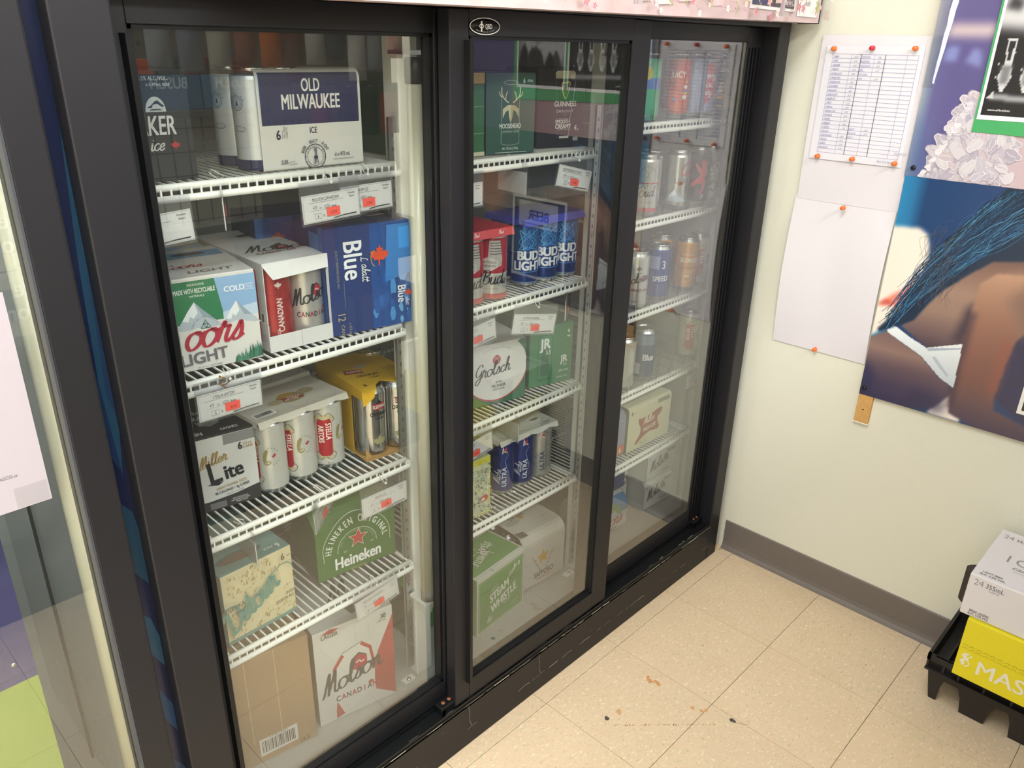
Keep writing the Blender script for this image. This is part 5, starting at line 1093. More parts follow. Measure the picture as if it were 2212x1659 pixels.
# blue printed filler strip between the two coolers
fs_ = thing('filler_strip', 'narrow glossy navy and teal printed strip between the two black coolers', 'panel', (-1.8345, .03, 0))
MB().box(-.0125, .0125, 0, .004, 0, 1.95, mat('#0d1530', .25)).build('strip', fs_)
a = Art(.3); Z_ = lambda *p: [(x_, z_) for x_, z_ in p]
a.P(Z_((12, 1470), (2, 1290), (-2, 1140), (5, 990), (12, 1060)), '#123349'); a.P(Z_((12, 1300), (8, 1200), (4, 1120), (12, 1080)), '#0f2745'); a.P(Z_((-12, 1180), (-2, 1140), (4, 1000), (-12, 1040)), '#0c1f3c')
a.P(Z_((-12, 960), (8, 930), (12, 900), (12, 800), (-6, 830), (-12, 860)), '#123042'); a.P(Z_((-12, 760), (4, 740), (12, 700), (12, 640), (-12, 690)), '#173b4e'); a.P(Z_((-10, 620), (12, 560), (12, 500), (-12, 560)), '#123350'); a.P(Z_((-12, 470), (12, 420), (12, 330), (-12, 400)), '#112c46')
a.build('printed_facets', fs_, lambda u, v, o: (u, -o, v))

# ------------------------------------------------------------------ gift-wrapped header above the doors
hd = thing('wrapped_header_board', 'long pink floral paper covered board above the right cooler doors', 'header board', (-1.6, -.062, 1.6))
WR = mat('#cdb6b8', .5, 0, .04, 30, .05)
p_ = lambda x: .0162+.0102*(x-.2)                                   # its lower edge runs slightly uphill to the right
mb = MB(); mb.add([(0, 0, p_(0)), (1.562, 0, p_(1.562)), (1.562, 0, .42), (0, 0, .42), (0, .055, p_(0)), (1.562, .055, p_(1.562)), (1.562, .055, .42), (0, .055, .42)], [(0, 1, 2, 3), (4, 7, 6, 5), (0, 4, 5, 1), (3, 2, 6, 7), (0, 3, 7, 4)], WR)
mb.build('wrapped_board', hd)
MB().box(1.5625, 1.569, .0, .055, p_(1.562)-.002, .42, BLACK2).build('board_end', hd)
R = random.Random(12); a = Art(.5); pk = ['#d99aa8', '#e3b3bb', '#c97f92', '#efdcd6', '#d8a3a8']
for k in range(70): a.P([(R.uniform(4, 1555)+q[0], 20+R.uniform(8, 40)*0+q[1]+random.Random(k).uniform(8, 150)) for q in ((0, 0), (50, 3), (56, 38), (4, 34))] if False else [(x_+q[0], y_+q[1]) for x_, y_ in [(R.uniform(4, 1490), R.uniform(36, 330))] for q in ((0, 0), (52, 3), (56, 36), (4, 40))], R.choice(['#ecd2d2', '#ead9d2', '#e9c3c8', '#efe3dc']))
def flower(x, y, s_, c_):
    for k in range(5): a.E(x+s_*.8*math.cos(k*1.257), y+s_*.8*math.sin(k*1.257), s_*.62, s_*.45, c_, 10, math.degrees(k*1.257))
    a.E(x, y, s_*.35, s_*.35, '#c9a05a', 8)
for k in range(260):
    x = R.uniform(10, 1535); y = 1000*p_(x/1000)+(R.uniform(5, 90) if k < 190 else R.uniform(90, 360)); q = R.random()
    if q < .35: flower(x, y, R.uniform(4, 8), R.choice(pk))
    elif q < .6:
        a.L(catmull([(x, y), (x+6, y+12), (x+3, y+26)]), 1.0, '#9a8f62')
        for j in range(4): a.E(x+3+(-1)**j*4, y+5+j*6, 4.2, 1.8, R.choice(['#b3a878', '#8f9a5c', '#c2b183']), 8, 40*(-1)**j)
    elif q < .75: a.P([(x, y), (x+5, y+20), (x+2, y+36), (x-4, y+18)], '#9ab04c')
    elif q < .88: flower(x, y, R.uniform(4, 6), '#f4efe8')
    else:
        for j in range(5): a.L([(x+j*5, y), (x+j*5, y+16)], .9, '#c08a94')
        a.L([(x-4, y), (x+26, y), (x+26, y+18), (x-4, y+18), (x-4, y)], .9, '#c08a94')
for x in (680, 1215): a.P([(x, 34), (x+30, 34), (x+24, 62), (x+14, 84), (x+6, 60)], '#a9a3a6'); a.L([(x+14, 34), (x+14, 78)], 2.2, '#c5606e'); a.L([(x+6, 34), (x+10, 70)], 1.2, '#6d686c')
a.build('printed_flowers', hd, lambda u, v, o: (u, -o, v))
# photo strip and white card stuck on the header
ph = thing('photo_strip', 'dark photo strip with a white border stuck to the pink header board', 'picture', (-.395, -.0632, 1.650))
MB().box(0, .215, -.0015, -.0005, 0, .15, mat('#e6e0e0', .4)).build('print_paper', ph); a = Art(.3); a.P([(6, 8), (209, 6), (209, 144), (6, 144)], '#4a4450'); a.P([(10, 10), (80, 9), (80, 90), (10, 90)], '#3c3568'); a.T('Ontario', 168, 14, 11, '#e3dfe2', .02, .9); a.ring(202, 20, 5, 7, 1.4, '#e3dfe2'); a.build('printed_image', ph, lambda u, v, o: (u, -.0016-o, v))
wc = thing('card_sign', 'white card with curved side lines stuck at the right end of the header board', 'sign', (-.164, -.0632, 1.642))
MB().box(0, .105, -.0015, -.0005, 0, .14, mat('#eee9ea', .5)).build('card', wc); a = Art(.5); a.L(catmull([(12, 4), (8, 40), (10, 110)]), 1.0, '#4a474a'); a.L(catmull([(96, 4), (100, 40), (97, 110)]), 1.0, '#4a474a'); a.S('beer', 34, 24, 8, '#6d686c', .12, .1); a.build('lettering', wc, lambda u, v, o: (u, -.0016-o, v))

# ------------------------------------------------------------------ papers and posters on the right wall
def onwall(x): return lambda u, v, o: (x-o, -u, v)
def sheet(name, label, cat, y0, y1, z0, z1, x, m, bulge=0.0, n=10):
    t = thing(name, label, cat, (x, -y0, z0)); mb = MB(); vs = []; fs = []
    for j in range(n+1):
        for i in range(n+1):
            u, v = i/n, j/n; b = bulge*math.sin(PI*v)*(.45+.55*abs(2*u-1)); vs.append((-b, -(y1-y0)*u, (z1-z0)*v))
    for j in range(n):
        for i in range(n): k = j*(n+1)+i; fs.append((k, k+1, k+n+2, k+n+1))
    mb.add(vs, fs, m, True).add([(v[0]+.0005, v[1], v[2]) for v in vs], [f[::-1] for f in fs], m, True); mb.build('sheet', t); return t
sheet('paper_sheet', 'blank lower white paper sheet pinned to the wall beside the cooler', 'paper', .062, .336, .770, 1.20, -.0035, PAPER, .016)
sheet('paper_sheet', 'upper white paper sheet on the wall behind the handwritten list', 'paper', .067, .338, 1.19, 1.604, -.0050, PAPER, .004)
pl = sheet('price_list', 'handwritten ruled price list held by orange and red push pins', 'price list', .084, .324, 1.300, 1.580, -.0105, mat('#d9d8e0', .6), 0)
a = Art(.6); IN = '#5d5aa8'; X_ = [104, 152, 176, 210, 236, 288, 314]; zt, zb = 1560, 1318; n = 24
for k in range(n+1): a.R(104, zb+(zt-zb)*k/n, 210, .55, '#7d7db4')
for i, x in enumerate(X_): a.R(x-.3, zb, .6 if i not in (2, 4) else 1.3, zt-zb, '#7d7db4' if i not in (2, 4) else '#33333f')
rows = ['LAKER', 'LIGHT', 'KOKANEE', 'SMELDRY', 'COORS LIGHT', 'COORS ORIG', 'MOLSON CAN', 'BUDWEISER', 'BUD LIGHT', 'BUSCH LIGHT', 'MILLER LITE', 'STELLA', 'CARLING', 'MODELO STAR', 'MICHELOB', 'STEAMER', 'HEINEKEN', 'CORONA', 'GROLSCH', 'STEAMWHISTLE', 'MOLSON', 'PILSNER', 'BLUE BOOST']
nums = ['16.49', '16.49', '16.49', '16.49', '18.30', '19.15', '19.75', '18.10', '18.45', '16.29', '18.95', '22.45', '18.90', '21.55', '22.25', '21.25', '20.55', '19.95', '', '20.45', '19.75', '15.90', '16.49']
for k, s_ in enumerate(rows): z_ = zt-(zt-zb)*(k+.8)/n; a.T(s_, 108, z_, 4.2, IN, .0, .66, .2, 0, 'l'); (a.T(nums[k], 164, z_, 4.0, '#6d6b90', -.005, .7, .25) if nums[k] else None)
for k, (s_, q) in enumerate((('COORS SMALL', '17.80'), ('MILLER SMALL', '18.95'), ('MOLSON LIGHT', '18.95'), ('APPLE', '21.35'), ('DON\'T SMALL', ''), ('STONY', '22.90'))): z_ = zt-(zt-zb)*(k+.8)/n; a.T(s_, 178, z_, 4.2, IN, 0, .6, .2, 0, 'l'); (a.T(q, 223, z_, 4, '#6d6b90', -.005, .7, .25) if q else None)
for k, (s_, q) in enumerate((('CASES 30', '53.45'), ('MOLSON 30', '53.95'), ('LIGHT 12', ''))): z_ = zt-(zt-zb)*(k+17.8)/n; a.T(s_, 178, z_, 4.2, IN, 0, .6, .2, 0, 'l'); (a.T(q, 223, z_, 4, '#6d6b90', -.005, .7, .25) if q else None)
a.T('Extra Tax & deposit extra', 316, 1309, 4.4, IN, 0, .75, .2, 0, 'r')
w_o = a.build('lettering', pl, lambda u, v, o: (-o, -(u-.084), v-1.300))
MB().box(-.0012, -.0006, -.249, -.218, .030, .036, PLASTIC).build('clear_tape', pl)
# push pins
def pin(col, y_, z_, x, label, flat=False):
    t = thing('push_pin', label, 'push pin', (x, -y_, z_), 0, 'push pins on the right wall')
    prof = [(0, 0), (.0008, 0), (.0008, .005), (.0058, .005), (.0058, .0065), (.0036, .0075), (.0034, .0125), (.0052, .0145), (.0054, .0165), (.0044, .0178), (0, .0180)] if not flat else [(0, 0), (.006, 0), (.006, .002), (.004, .0035), (0, .004)]
    mb = MB().lathe(prof, mat(col, .3), 16); mb.v = [(-v[2], v[1], v[0]) for v in mb.v]; mb.build('pin_head', t); return t
OR = '#f0702c'
for (y_, z_, c_, x, l) in ((.107, 1.572, OR, -.0108, 'orange push pin at the upper left corner of the price list'), (.203, 1.575, '#c8283c', -.0108, 'dark red push pin at the top middle of the price list'), (.305, 1.576, OR, -.0108, 'orange push pin at the upper right corner of the price list'),
    (.111, 1.308, OR, -.0108, 'orange push pin at the lower left corner of the price list'), (.204, 1.310, OR, -.0108, 'orange push pin at the bottom middle of the price list'), (.311, 1.310, OR, -.0108, 'orange push pin at the lower right corner of the price list'),
    (.206, 1.185, OR, -.0165, 'orange push pin alone in the middle of the blank paper'), (.196, .779, OR, -.007, 'orange push pin at the bottom edge of the blank paper')): pin(c_, y_, z_, x, l)
pin('#1d1d20', .357, 1.305, -.0175, 'black tack at the lower corner of the purple poster', True); pin('#1d1d20', .352, .709, -.0165, 'black tack at the lower corner of the swimsuit poster', True)
# wooden strip behind the posters
ws = thing('wood_strip', 'narrow bare wooden strip on the wall behind the swimsuit poster', 'wood strip', (0, -.36, .603))
WD = mat('#c79a5c', .6, 0, .1, 90, .18); MB().box(-.012, 0, -.0195, .0195, 0, .68, WD, .001).build('batten', ws); MB().box(-.0135, -.0, -.021, .022, -.002, .0, WHITEP).build('paint_edge', ws)
for z_ in (.040, .058):
    o = MB().lathe([(0, .0004), (.0022, .0002), (.0024, 0)], BLACK2 if z_ < .05 else WD, 8).build('nail_hole', ws); o.location = (-.0121, 0, z_); o.rotation_euler = (0, -PI/2, 0)
# posters: printed pictures, coloured point by point
import numpy as np
PRM = {}
def printmat(rough):
    m = bpy.data.materials.new('printed_picture'); m.use_nodes = True; b = m.node_tree.nodes['Principled BSDF']; at_ = m.node_tree.nodes.new('ShaderNodeAttribute'); at_.attribute_name = 'print'
    m.node_tree.links.new(at_.outputs['Color'], b.inputs['Base Color']); b.inputs['Roughness'].default_value = rough; return m
GLOSSY = printmat(.22)
class Pic:
    def __init__(s, y0, y1, z0, z1, step):
        s.b = (y0, y1, z0, z1); s.nu = int((y1-y0)/step)+1; s.nv = int((z1-z0)/step)+1
        s.Y, s.Z = np.meshgrid(np.linspace(y0, y1, s.nu), np.linspace(z0, z1, s.nv)); s.C = np.zeros(s.Y.shape+(3,)); s.step = step
    def blur(s, m, r):
        k = int(r/s.step)
        for _ in range(2):
            if k > 0:
                for ax in (0, 1):
                    p = np.pad(m, [(k+1, k) if i == ax else (0, 0) for i in (0, 1)], 'edge'); c = np.cumsum(p, ax); n_ = m.shape[ax]
                    m = (np.take(c, range(2*k+1, 2*k+1+n_), ax)-np.take(c, range(0, n_), ax))/(2*k+1)
        return m
    def inside(s, poly):
        m = np.zeros(s.Y.shape, bool); n_ = len(poly)
        for i in range(n_):
            (a, b), (c, d) = poly[i], poly[(i+1) % n_]
            if b == d: continue
            m ^= ((b > s.Z) != (d > s.Z)) & (s.Y < (c-a)*(s.Z-b)/(d-b)+a)
        return m.astype(float)
    def fill(s, poly, col, soft=.002, op=1.0):
        m = s.blur(s.inside(poly), soft)[..., None]*op
        c = col if callable(col) else None
        cc = c(s.Y, s.Z) if c else np.array([v/255 for v in col]); s.C = s.C*(1-m)+cc*m
    def build(s, name, parent, x):
        me = bpy.data.meshes.new(name); nu, nv = s.nu, s.nv
        co = np.stack([np.full(s.Y.shape, x), -s.Y, s.Z], -1).reshape(-1, 3); idx = np.arange(nu*nv).reshape(nv, nu)
        q = np.stack([idx[:-1, :-1], idx[:-1, 1:], idx[1:, 1:], idx[1:, :-1]], -1).reshape(-1, 4)
        me.vertices.add(len(co)); me.vertices.foreach_set('co', co.ravel()); me.loops.add(q.size); me.loops.foreach_set('vertex_index', q.ravel().astype(np.int32))
        me.polygons.add(len(q)); me.polygons.foreach_set('loop_start', np.arange(0, q.size, 4, dtype=np.int32)); me.update(calc_edges=True)
        c = np.clip(s.C, 0, 1); l = np.where(c <= .04045, c/12.92, ((c+.055)/1.055)**2.4); at_ = me.color_attributes.new('print', 'FLOAT_COLOR', 'POINT')
        at_.data.foreach_set('color', np.concatenate([l, np.ones(l.shape[:2]+(1,))], -1).ravel()); me.materials.append(GLOSSY); return link(name, me, parent)
def grad(stops, ax):
    ks = [k for k, _ in stops]; cs = np.array([c for _, c in stops])/255
    return lambda Y, Z: np.stack([np.interp((Y if ax == 'y' else Z), ks, cs[:, i]) for i in range(3)], -1)
# lower poster
p1 = thing('poster', 'glossy blue poster of a long-haired person in a white swimsuit, seen from behind', 'poster', (0, 0, 0))
P = Pic(.341, 1.30, .688, 1.291, .0022)
P.fill([(.3, .6), (1.4, .6), (1.4, 1.4), (.3, 1.4)], grad([(.34, (38, 128, 178)), (.372, (36, 110, 160)), (.40, (27, 62, 108)), (.7, (32, 60, 104)), (1.3, (24, 34, 60))], 'y'), 0)
P.fill([(.34, 1.158), (.402, 1.162), (.424, 1.15), (.435, 1.119), (.441, 1.07), (.43, 1.0), (.41, .93), (.34, .86)], (232, 220, 208), .005)
P.fill([(.52, .69), (.60, .69), (.60, .76), (.55, .76)], (228, 218, 212), .003)
P.fill([(.339, .948), (.378, .987), (.429, 1.03), (.419, 1.0), (.4, .975), (.385, .953)], (226, 128, 108), .006); P.fill([(.34, .947), (.36, .967), (.385, .958)], (190, 88, 76), .006)
P.fill([(.409, .905), (.436, .935), (.461, .98), (.49, 1.03), (.545, 1.085), (.6, 1.13), (.70, 1.14), (.72, .9), (.57, .85), (.482, .863)], grad([(.86, (70, 58, 72)), (.90, (104, 84, 88)), (.96, (142, 116, 104)), (1.02, (150, 122, 108)), (1.08, (128, 98, 88)), (1.13, (104, 78, 74))], 'z'), .003)
P.fill([(.552, .99), (.575, 1.01), (.57, .93), (.555, .88), (.535, .90)], (62, 50, 66), .010, .85); P.fill([(.60, 1.06), (.66, 1.09), (.72, 1.06), (.66, 1.03)], (206, 170, 146), .022, .9)
P.fill([(.337, .855), (.38, .885), (.475, .838), (.529, .794), (.566, .777), (.567, .758), (.532, .707), (.47, .688), (.337, .688)], grad([(.69, (52, 50, 82)), (.74, (70, 60, 84)), (.79, (96, 78, 88)), (.83, (138, 112, 104)), (.87, (120, 96, 96))], 'z'), .003)
P.fill([(.34, .69), (.36, .69), (.375, .74), (.355, .78), (.34, .78)], (44, 46, 80), .010, .8); P.fill([(.45, .69), (.56, .70), (.55, .74), (.48, .75)], (46, 44, 76), .012, .7)
P.fill([(.661, .778), (.666, .871), (.67, .93), (.70, .97), (.80, .94), (.95, .80), (.95, .688), (.75, .72)], (44, 48, 84), .003)
P.fill([(.564, 1.004), (.568, 1.055), (.60, 1.085), (.655, 1.09), (.69, 1.02), (.684, .967), (.672, .922), (.667, .871), (.662, .778), (.669, .747), (.738, .728), (.80, .70), (.80, .688), (.634, .688), (.571, .706), (.563, .75), (.558, .839), (.561, .902)], grad([(.69, (66, 56, 80)), (.74, (92, 70, 80)), (.80, (116, 80, 76)), (.87, (128, 88, 80)), (.95, (142, 102, 88)), (1.03, (160, 122, 102)), (1.08, (174, 136, 114))], 'z'), .003)
P.fill([(.557, .98), (.575, .98), (.572, .84), (.575, .72), (.56, .72)], (58, 46, 62), .008, .75); P.fill([(.65, .93), (.668, .92), (.664, .80), (.655, .76), (.645, .82)], (150, 82, 72), .010, .6)
P.fill([(.378, .887), (.396, .901), (.436, .881), (.482, .863), (.562, .895), (.564, .865), (.567, .776), (.529, .794), (.475, .838), (.382, .879)], grad([(.78, (188, 198, 210)), (.84, (206, 214, 220)), (.89, (222, 228, 232))], 'z'), .0015)
P.fill([(.482, .862), (.562, .884), (.563, .88), (.49, .856)], (150, 160, 178), .002, .8); P.fill([(.50, .842), (.545, .80), (.55, .804), (.508, .846)], (158, 168, 186), .002, .7)
P.fill([(.80, 1.05), (.98, 1.10), (1.08, 1.0), (1.02, .86), (.86, .84), (.76, .92)], (88, 70, 72), .02); P.fill([(.63, 1.03), (.72, 1.12), (.84, 1.1), (.86, .98), (.76, .92), (.68, .95)], (132, 104, 94), .015)
P.fill([(1.0, 1.12), (1.12, 1.16), (1.2, 1.05), (1.1, .95), (1.02, 1.02)], (196, 132, 104), .02)
P.fill([(.64, 1.292), (.57, 1.285), (.557, 1.253), (.53, 1.234), (.505, 1.187), (.47, 1.146), (.456, 1.106), (.443, 1.062), (.417, 1.014), (.401, .958), (.353, .883), (.357, .874), (.389, .896), (.415, .912), (.436, .926), (.464, .981), (.49, 1.021), (.545, 1.077), (.58, 1.11), (.642, 1.122), (.74, 1.14), (.98, 1.12), (1.0, 1.292)], (24, 44, 68), .004)
o = P.build('printed_picture', p1, -.0142)
MB().box(-.0141, -.0132, -1.30, -.341, .688, 1.291, PAPER).build('backing_sheet', p1)
R = random.Random(31); a = Art(.3)
for k in range(230):
    t_ = R.random(); sx, sz = (560+R.uniform(0, 160), 1285-R.uniform(0, 30)) if t_ < .5 else (540+R.uniform(0, 60), 1230+R.uniform(-30, 30)); f = R.uniform(.35, 1.0); spread = R.uniform(-24, 14); wv_ = R.uniform(3, 14); ph_ = R.uniform(0, 6.28)
    ex, ez = sx+(372-sx)*f, sz+(890-sz)*f; pts = []
    for j in range(8):
        q = j/7; bx, bz = sx+(ex-sx)*q, sz+(ez-sz)*q; arch_ = 34*math.sin(PI*q*f)+wv_*math.sin(q*9+ph_)
        pts.append((max(343, bx+spread*q-arch_*.55+R.uniform(-4, 4)), min(1289, bz+arch_*.2+R.uniform(-4, 4))))
    a.L(catmull(pts, 4), R.uniform(.5, 1.5), R.choice(['#14283e', '#1c3c5c', '#2d6488', '#0e1a2c', '#24507a', '#1a3350', '#4a86a8' if R.random() < .35 else '#12233a']))
for k in range(60):
    sx, sz = R.uniform(440, 520), R.uniform(1020, 1200); a.L(catmull([(sx, sz), (sx-R.uniform(8, 22), sz-R.uniform(4, 20)), (sx-R.uniform(12, 36), sz-R.uniform(20, 60)), (sx-R.uniform(4, 34), sz-R.uniform(50, 90))]), .45, R.choice(['#4d4a48', '#33475c', '#6b625a']))
tag(a.build('printed_hair', p1, onwall(-.0142), step=.000002), kind='stuff')
# upper poster with pale curls
p2 = thing('poster', 'glossy purple poster with a mass of pale fluffy curls, above the blue poster', 'poster', (0, 0, 0))
P = Pic(.338, 1.32, 1.284, 2.0, .004)
P.fill([(.3, 1.2), (1.4, 1.2), (1.4, 2.1), (.3, 2.1)], grad([(.338, (150, 160, 168)), (.352, (118, 128, 158)), (.366, (96, 92, 140)), (.40, (92, 86, 136)), (1.3, (82, 74, 120))], 'y'), 0)  # greyish left edge is gloss sheen painted into the purple
P.fill([(.338, 1.284), (.40, 1.284), (.37, 1.40), (.342, 1.44)], (84, 104, 150), .02, .8); P.fill([(.37, 1.60), (.47, 1.602), (.47, 1.632), (.37, 1.63)], (206, 188, 186), .008, .9); P.fill([(.37, 1.548), (.40, 1.552), (.40, 1.58), (.375, 1.582)], (138, 150, 206), .004, .7); P.fill([(.42, 1.55), (.455, 1.538), (.448, 1.575), (.43, 1.578)], (140, 152, 206), .004, .7)
P.fill([(.378, 1.284), (.392, 1.33), (.402, 1.372), (.43, 1.412), (.45, 1.46), (.50, 1.47), (1.0, 1.46), (1.0, 1.284)], grad([(.38, (176, 174, 186)), (.46, (190, 182, 188)), (.6, (188, 166, 172)), (1.0, (150, 110, 116))], 'y'), .004)
P.build('printed_picture', p2, -.0146); MB().box(-.0145, -.0136, -1.32, -.338, 1.284, 2.0, PAPER).build('backing_sheet', p2)
a = Art(.3); R = random.Random(17)
def curl(y_, z_, s_, an, c1, c2):
    ca, sa = math.cos(an), math.sin(an); T2 = lambda p: (y_+s_*(p[0]*ca-p[1]*sa), max(1285.5, z_+s_*(p[0]*sa+p[1]*ca)))
    a.P([T2(p) for p in catmull([(0, -.35), (.5, -.5), (1.0, -.25), (1.25, .2), (1.1, .5), (.8, .45), (.3, .4), (-.1, .1), (0, -.35)], 3)[:-1]], c1)
    a.L([T2(p) for p in catmull([(-.1, .1), (.3, .4), (.8, .45), (1.1, .5), (1.25, .2), (1.0, .0)], 4)], s_*.07, c2)
    a.L([T2(p) for p in catmull([(.1, -.2), (.5, -.1), (.9, .15)], 4)], s_*.05, c2)
for k in range(300):
    z_ = R.uniform(1288, 1462); lo = 386+(z_-1290)*.43; hi = 560 if z_ < 1398 else 470
    if lo > hi: continue
    y_ = R.uniform(lo, hi); w_k = R.random()
    curl(y_, z_, R.uniform(11, 30), R.uniform(0.4, 2.9)+(3.14 if R.random() < .25 else 0), R.choice(['#b7b1bd', '#aea7b4', '#c1bac2', '#bdb0b7', '#a79fae', '#c8c2c8']), R.choice(['#d3ced4', '#c9c3cb', '#a098a8', '#d8d4d8']))
for k in range(40):
    z_ = 1290+k*4.3; y_ = 380+(z_-1290)*.43+R.uniform(-3, 3); curl(y_+6, z_, R.uniform(7, 12), R.uniform(1.8, 3.4), R.choice(['#c9c4cc', '#b9b3be', '#d6d2d6']), '#e4e0e4')
a.build('printed_curls', p2, onwall(-.0146), step=.000002)
tpw = MB(); R = random.Random(3); vs = []; n = 14
for k in range(n+1): z_ = 1.50+.22*k/n; c_ = .360+.012*k/n; vs += [(-.0152-R.uniform(0, .001), -(c_-R.uniform(.002, .004)-.004*k/n), z_), (-.0152, -(c_+R.uniform(.001, .003)+.006*k/n), z_)]
tpw.add(vs, [(2*k, 2*k+1, 2*k+3, 2*k+2) for k in range(n)], mat('#cdd4ee', .35)); tpw.build('torn_tape', p2)
MB().box(-.0156, -.0150, -.360, -.336, 1.49, 2.0, PLASTIC).build('clear_tape', p2)
# green mount with two black and white photographs
gm = thing('mounted_photos', 'green mount with two black and white photographs over the purple poster', 'picture', (0, 0, 0))
GRM = mat('#3f9e5f', .45, 0, .05, 60, .04)
mb = MB(); mb.add([(-.0185, -.467, 1.400), (-.0185, -.985, 1.388), (-.0185, -.985, 1.98), (-.0185, -.467, 1.98), (-.0165, -.467, 1.400), (-.0165, -.985, 1.388), (-.0165, -.985, 1.98), (-.0165, -.467, 1.98)], [(0, 1, 2, 3), (7, 6, 5, 4), (0, 4, 5, 1), (1, 5, 6, 2), (2, 6, 7, 3), (3, 7, 4, 0)], GRM); mb.build('green_mount', gm)
def bw(y0, y1, seed, name):
    fr_ = MB().box(-.0195, -.0186, -y1-.006, -y0+.006, 1.428, 1.96, mat('#e6e4e6', .4)).build('white_border', gm)
    P = Pic(y0, y1, 1.438, 1.95, .0025); P.fill([(0, 1), (2, 1), (2, 2.1), (0, 2.1)], (34, 34, 38), 0); R = random.Random(seed); k_ = y1-y0
    if seed == 1:
        P.fill([(y0-.1, 1.63), (y1, 1.60), (y1, 1.70), (y0-.1, 1.72)], (196, 196, 200), .012); P.fill([(y0, 1.66), (y0+.03, 1.655), (y0+.035, 1.675), (y0+.01, 1.69)], (60, 60, 64), .006)
        for j in range(5):
            c_ = y0+.030+j*.045; P.fill([(c_-.010, 1.60), (c_+.010, 1.60), (c_+.008, 1.55), (c_+.014, 1.52), (c_+.003, 1.49), (c_-.003, 1.49), (c_-.014, 1.52), (c_-.006, 1.55)], (196, 196, 198), .001); P.fill([(c_-.006, 1.595), (c_+.006, 1.595), (c_+.004, 1.555), (c_-.004, 1.555)], (40, 40, 44), .001); P.fill([(c_-.011, 1.545), (c_+.011, 1.545), (c_+.007, 1.505), (c_-.007, 1.505)], (120, 120, 124), .003)
        P.fill([(y0+.008, 1.472), (y1-.01, 1.462), (y1-.01, 1.478), (y0+.014, 1.484)], (150, 150, 154), .003); P.fill([(y0+.004, 1.475), (y0+.016, 1.49), (y0+.018, 1.475)], (190, 190, 194), .002)
        for j in range(14): y_, z_ = y0+R.uniform(.004, k_), R.uniform(1.50, 1.58); P.fill([(y_, z_), (y_+.003, z_+.001), (y_+.002, z_+.006)], (190, 190, 194), .0)
    else:
        P.fill([(y0, 1.50), (y1, 1.49), (y1, 1.95), (y0, 1.95)], (168, 168, 172), .02)
        for j in range(7): c_ = y0+R.uniform(.02, k_-.02); b_ = R.uniform(1.45, 1.48); P.fill([(c_-.034, b_), (c_+.034, b_), (c_+.014, b_+.07), (c_, b_+.09), (c_-.014, b_+.07)], R.choice([(24, 24, 28), (60, 60, 64), (40, 40, 44), (90, 90, 94)]), .004); P.fill([(c_-.006, 1.60), (c_+.006, 1.60), (c_, 1.565)], (30, 30, 34), .002)
        P.fill([(y0, 1.438), (y1, 1.438), (y1, 1.49), (y0, 1.48)], (30, 30, 34), .008)
    P.build('printed_photo', fr_, -.0197); return fr_
fr_ = bw(.478, .735, 1, 'a'); bw(.757, .965, 2, 'b')
a = Art(.4); a.T('ontario.ca/MoreChoice', 490, 1448, 4.2, '#e6e6e8', .02, .8, .15, 0, 'l'); a.ring(570, 1606, 6, 6, 3.2, '#1c1c20'); a.build('lettering', fr_, onwall(-.0198))
# framed notice lower on the blue poster
ns = thing('framed_notice', 'black notice with a white border over the lower right of the blue poster', 'notice', (0, 0, 0))
MB().box(-.0165, -.0146, -.98, -.7165, .757, 1.06, mat('#e8e6e4', .4)).build('white_border', ns)
MB().box(-.0170, -.0165, -.970, -.7255, .767, 1.05, mat('#2a2a2c', .3)).build('black_panel', ns)
a = Art(.4); a.R(756, 950, 190, 92, '#c9c8c6'); a.T('BEER', 850, 976, 34, '#242427', .06, .95); a.R(770, 958, 160, 5, '#55565a'); a.build('lettering', ns, onwall(-.0171))

# ------------------------------------------------------------------ black plastic crate and the two cases at the right
ck = thing('plastic_crate', 'black plastic display crate with arched legs standing on the floor by the wall', 'crate', (-.12, -.741, 0))
CK = mat('#232122', .45, 0, .08, 220, .1)
FX = lambda z_: -.098-.30*z_                                          # splayed front face, local x
def skirt_profile(L, first=.018, leg=.057, gap=.057, top=.088, H=.168):
    pts = [(0, 0), (first, 0)]; q = first
    while q+gap+leg < L+.02:
        pts += [(q+.004, .055), (q+.012, top), (q+gap-.012, top), (q+gap-.004, .055), (q+gap, 0), (q+gap+leg, 0)]; q += gap+leg
    pts += [(q, H), (0, H)]; return pts, q
pts, Lk = skirt_profile(.48)
def fan(pts, f, m, mb, flip=False):
    vs = [f(*p) for p in pts]; tri = tessellate_polygon([[Vector((p[0], p[1], 0)) for p in pts]]); mb.add(vs, [t_[::-1] if flip else t_ for t_ in tri], m)
mb = MB(); fan(pts, lambda s_, z_: (FX(z_), -s_+.10*z_*(1-min(1, s_/.02)), z_), CK, mb); fan(pts, lambda s_, z_: (FX(z_)+.005, -s_+.10*z_*(1-min(1, s_/.02)), z_), CK, mb, True)
n = len(pts); A = [(FX(p[1]), -p[0], p[1]) for p in pts]; B = [(FX(p[1])+.005, -p[0], p[1]) for p in pts]; mb.add(A+B, [(i, (i+1) % n, n+(i+1) % n, n+i) for i in range(n)], CK)
mb.build('front_skirt', ck)
pe = [(0, 0), (.018, 0), (.03, .055), (.04, .088), (.10, .088), (.11, .055), (.12, 0), (.18, 0), (.19, .168), (0, .168)]
mb = MB(); E_ = lambda d: (lambda s_, z_: (min(.105, FX(z_)+s_*(1+.2*z_)), .018*z_/.168-d, z_)); fan(pe, E_(0), CK, mb); fan(pe, E_(.005), CK, mb, True)
mb.build('end_skirt', ck)
mb = MB(); x0 = FX(.168); mb.box(x0, .105, -Lk, .018, .118, .124, CK)
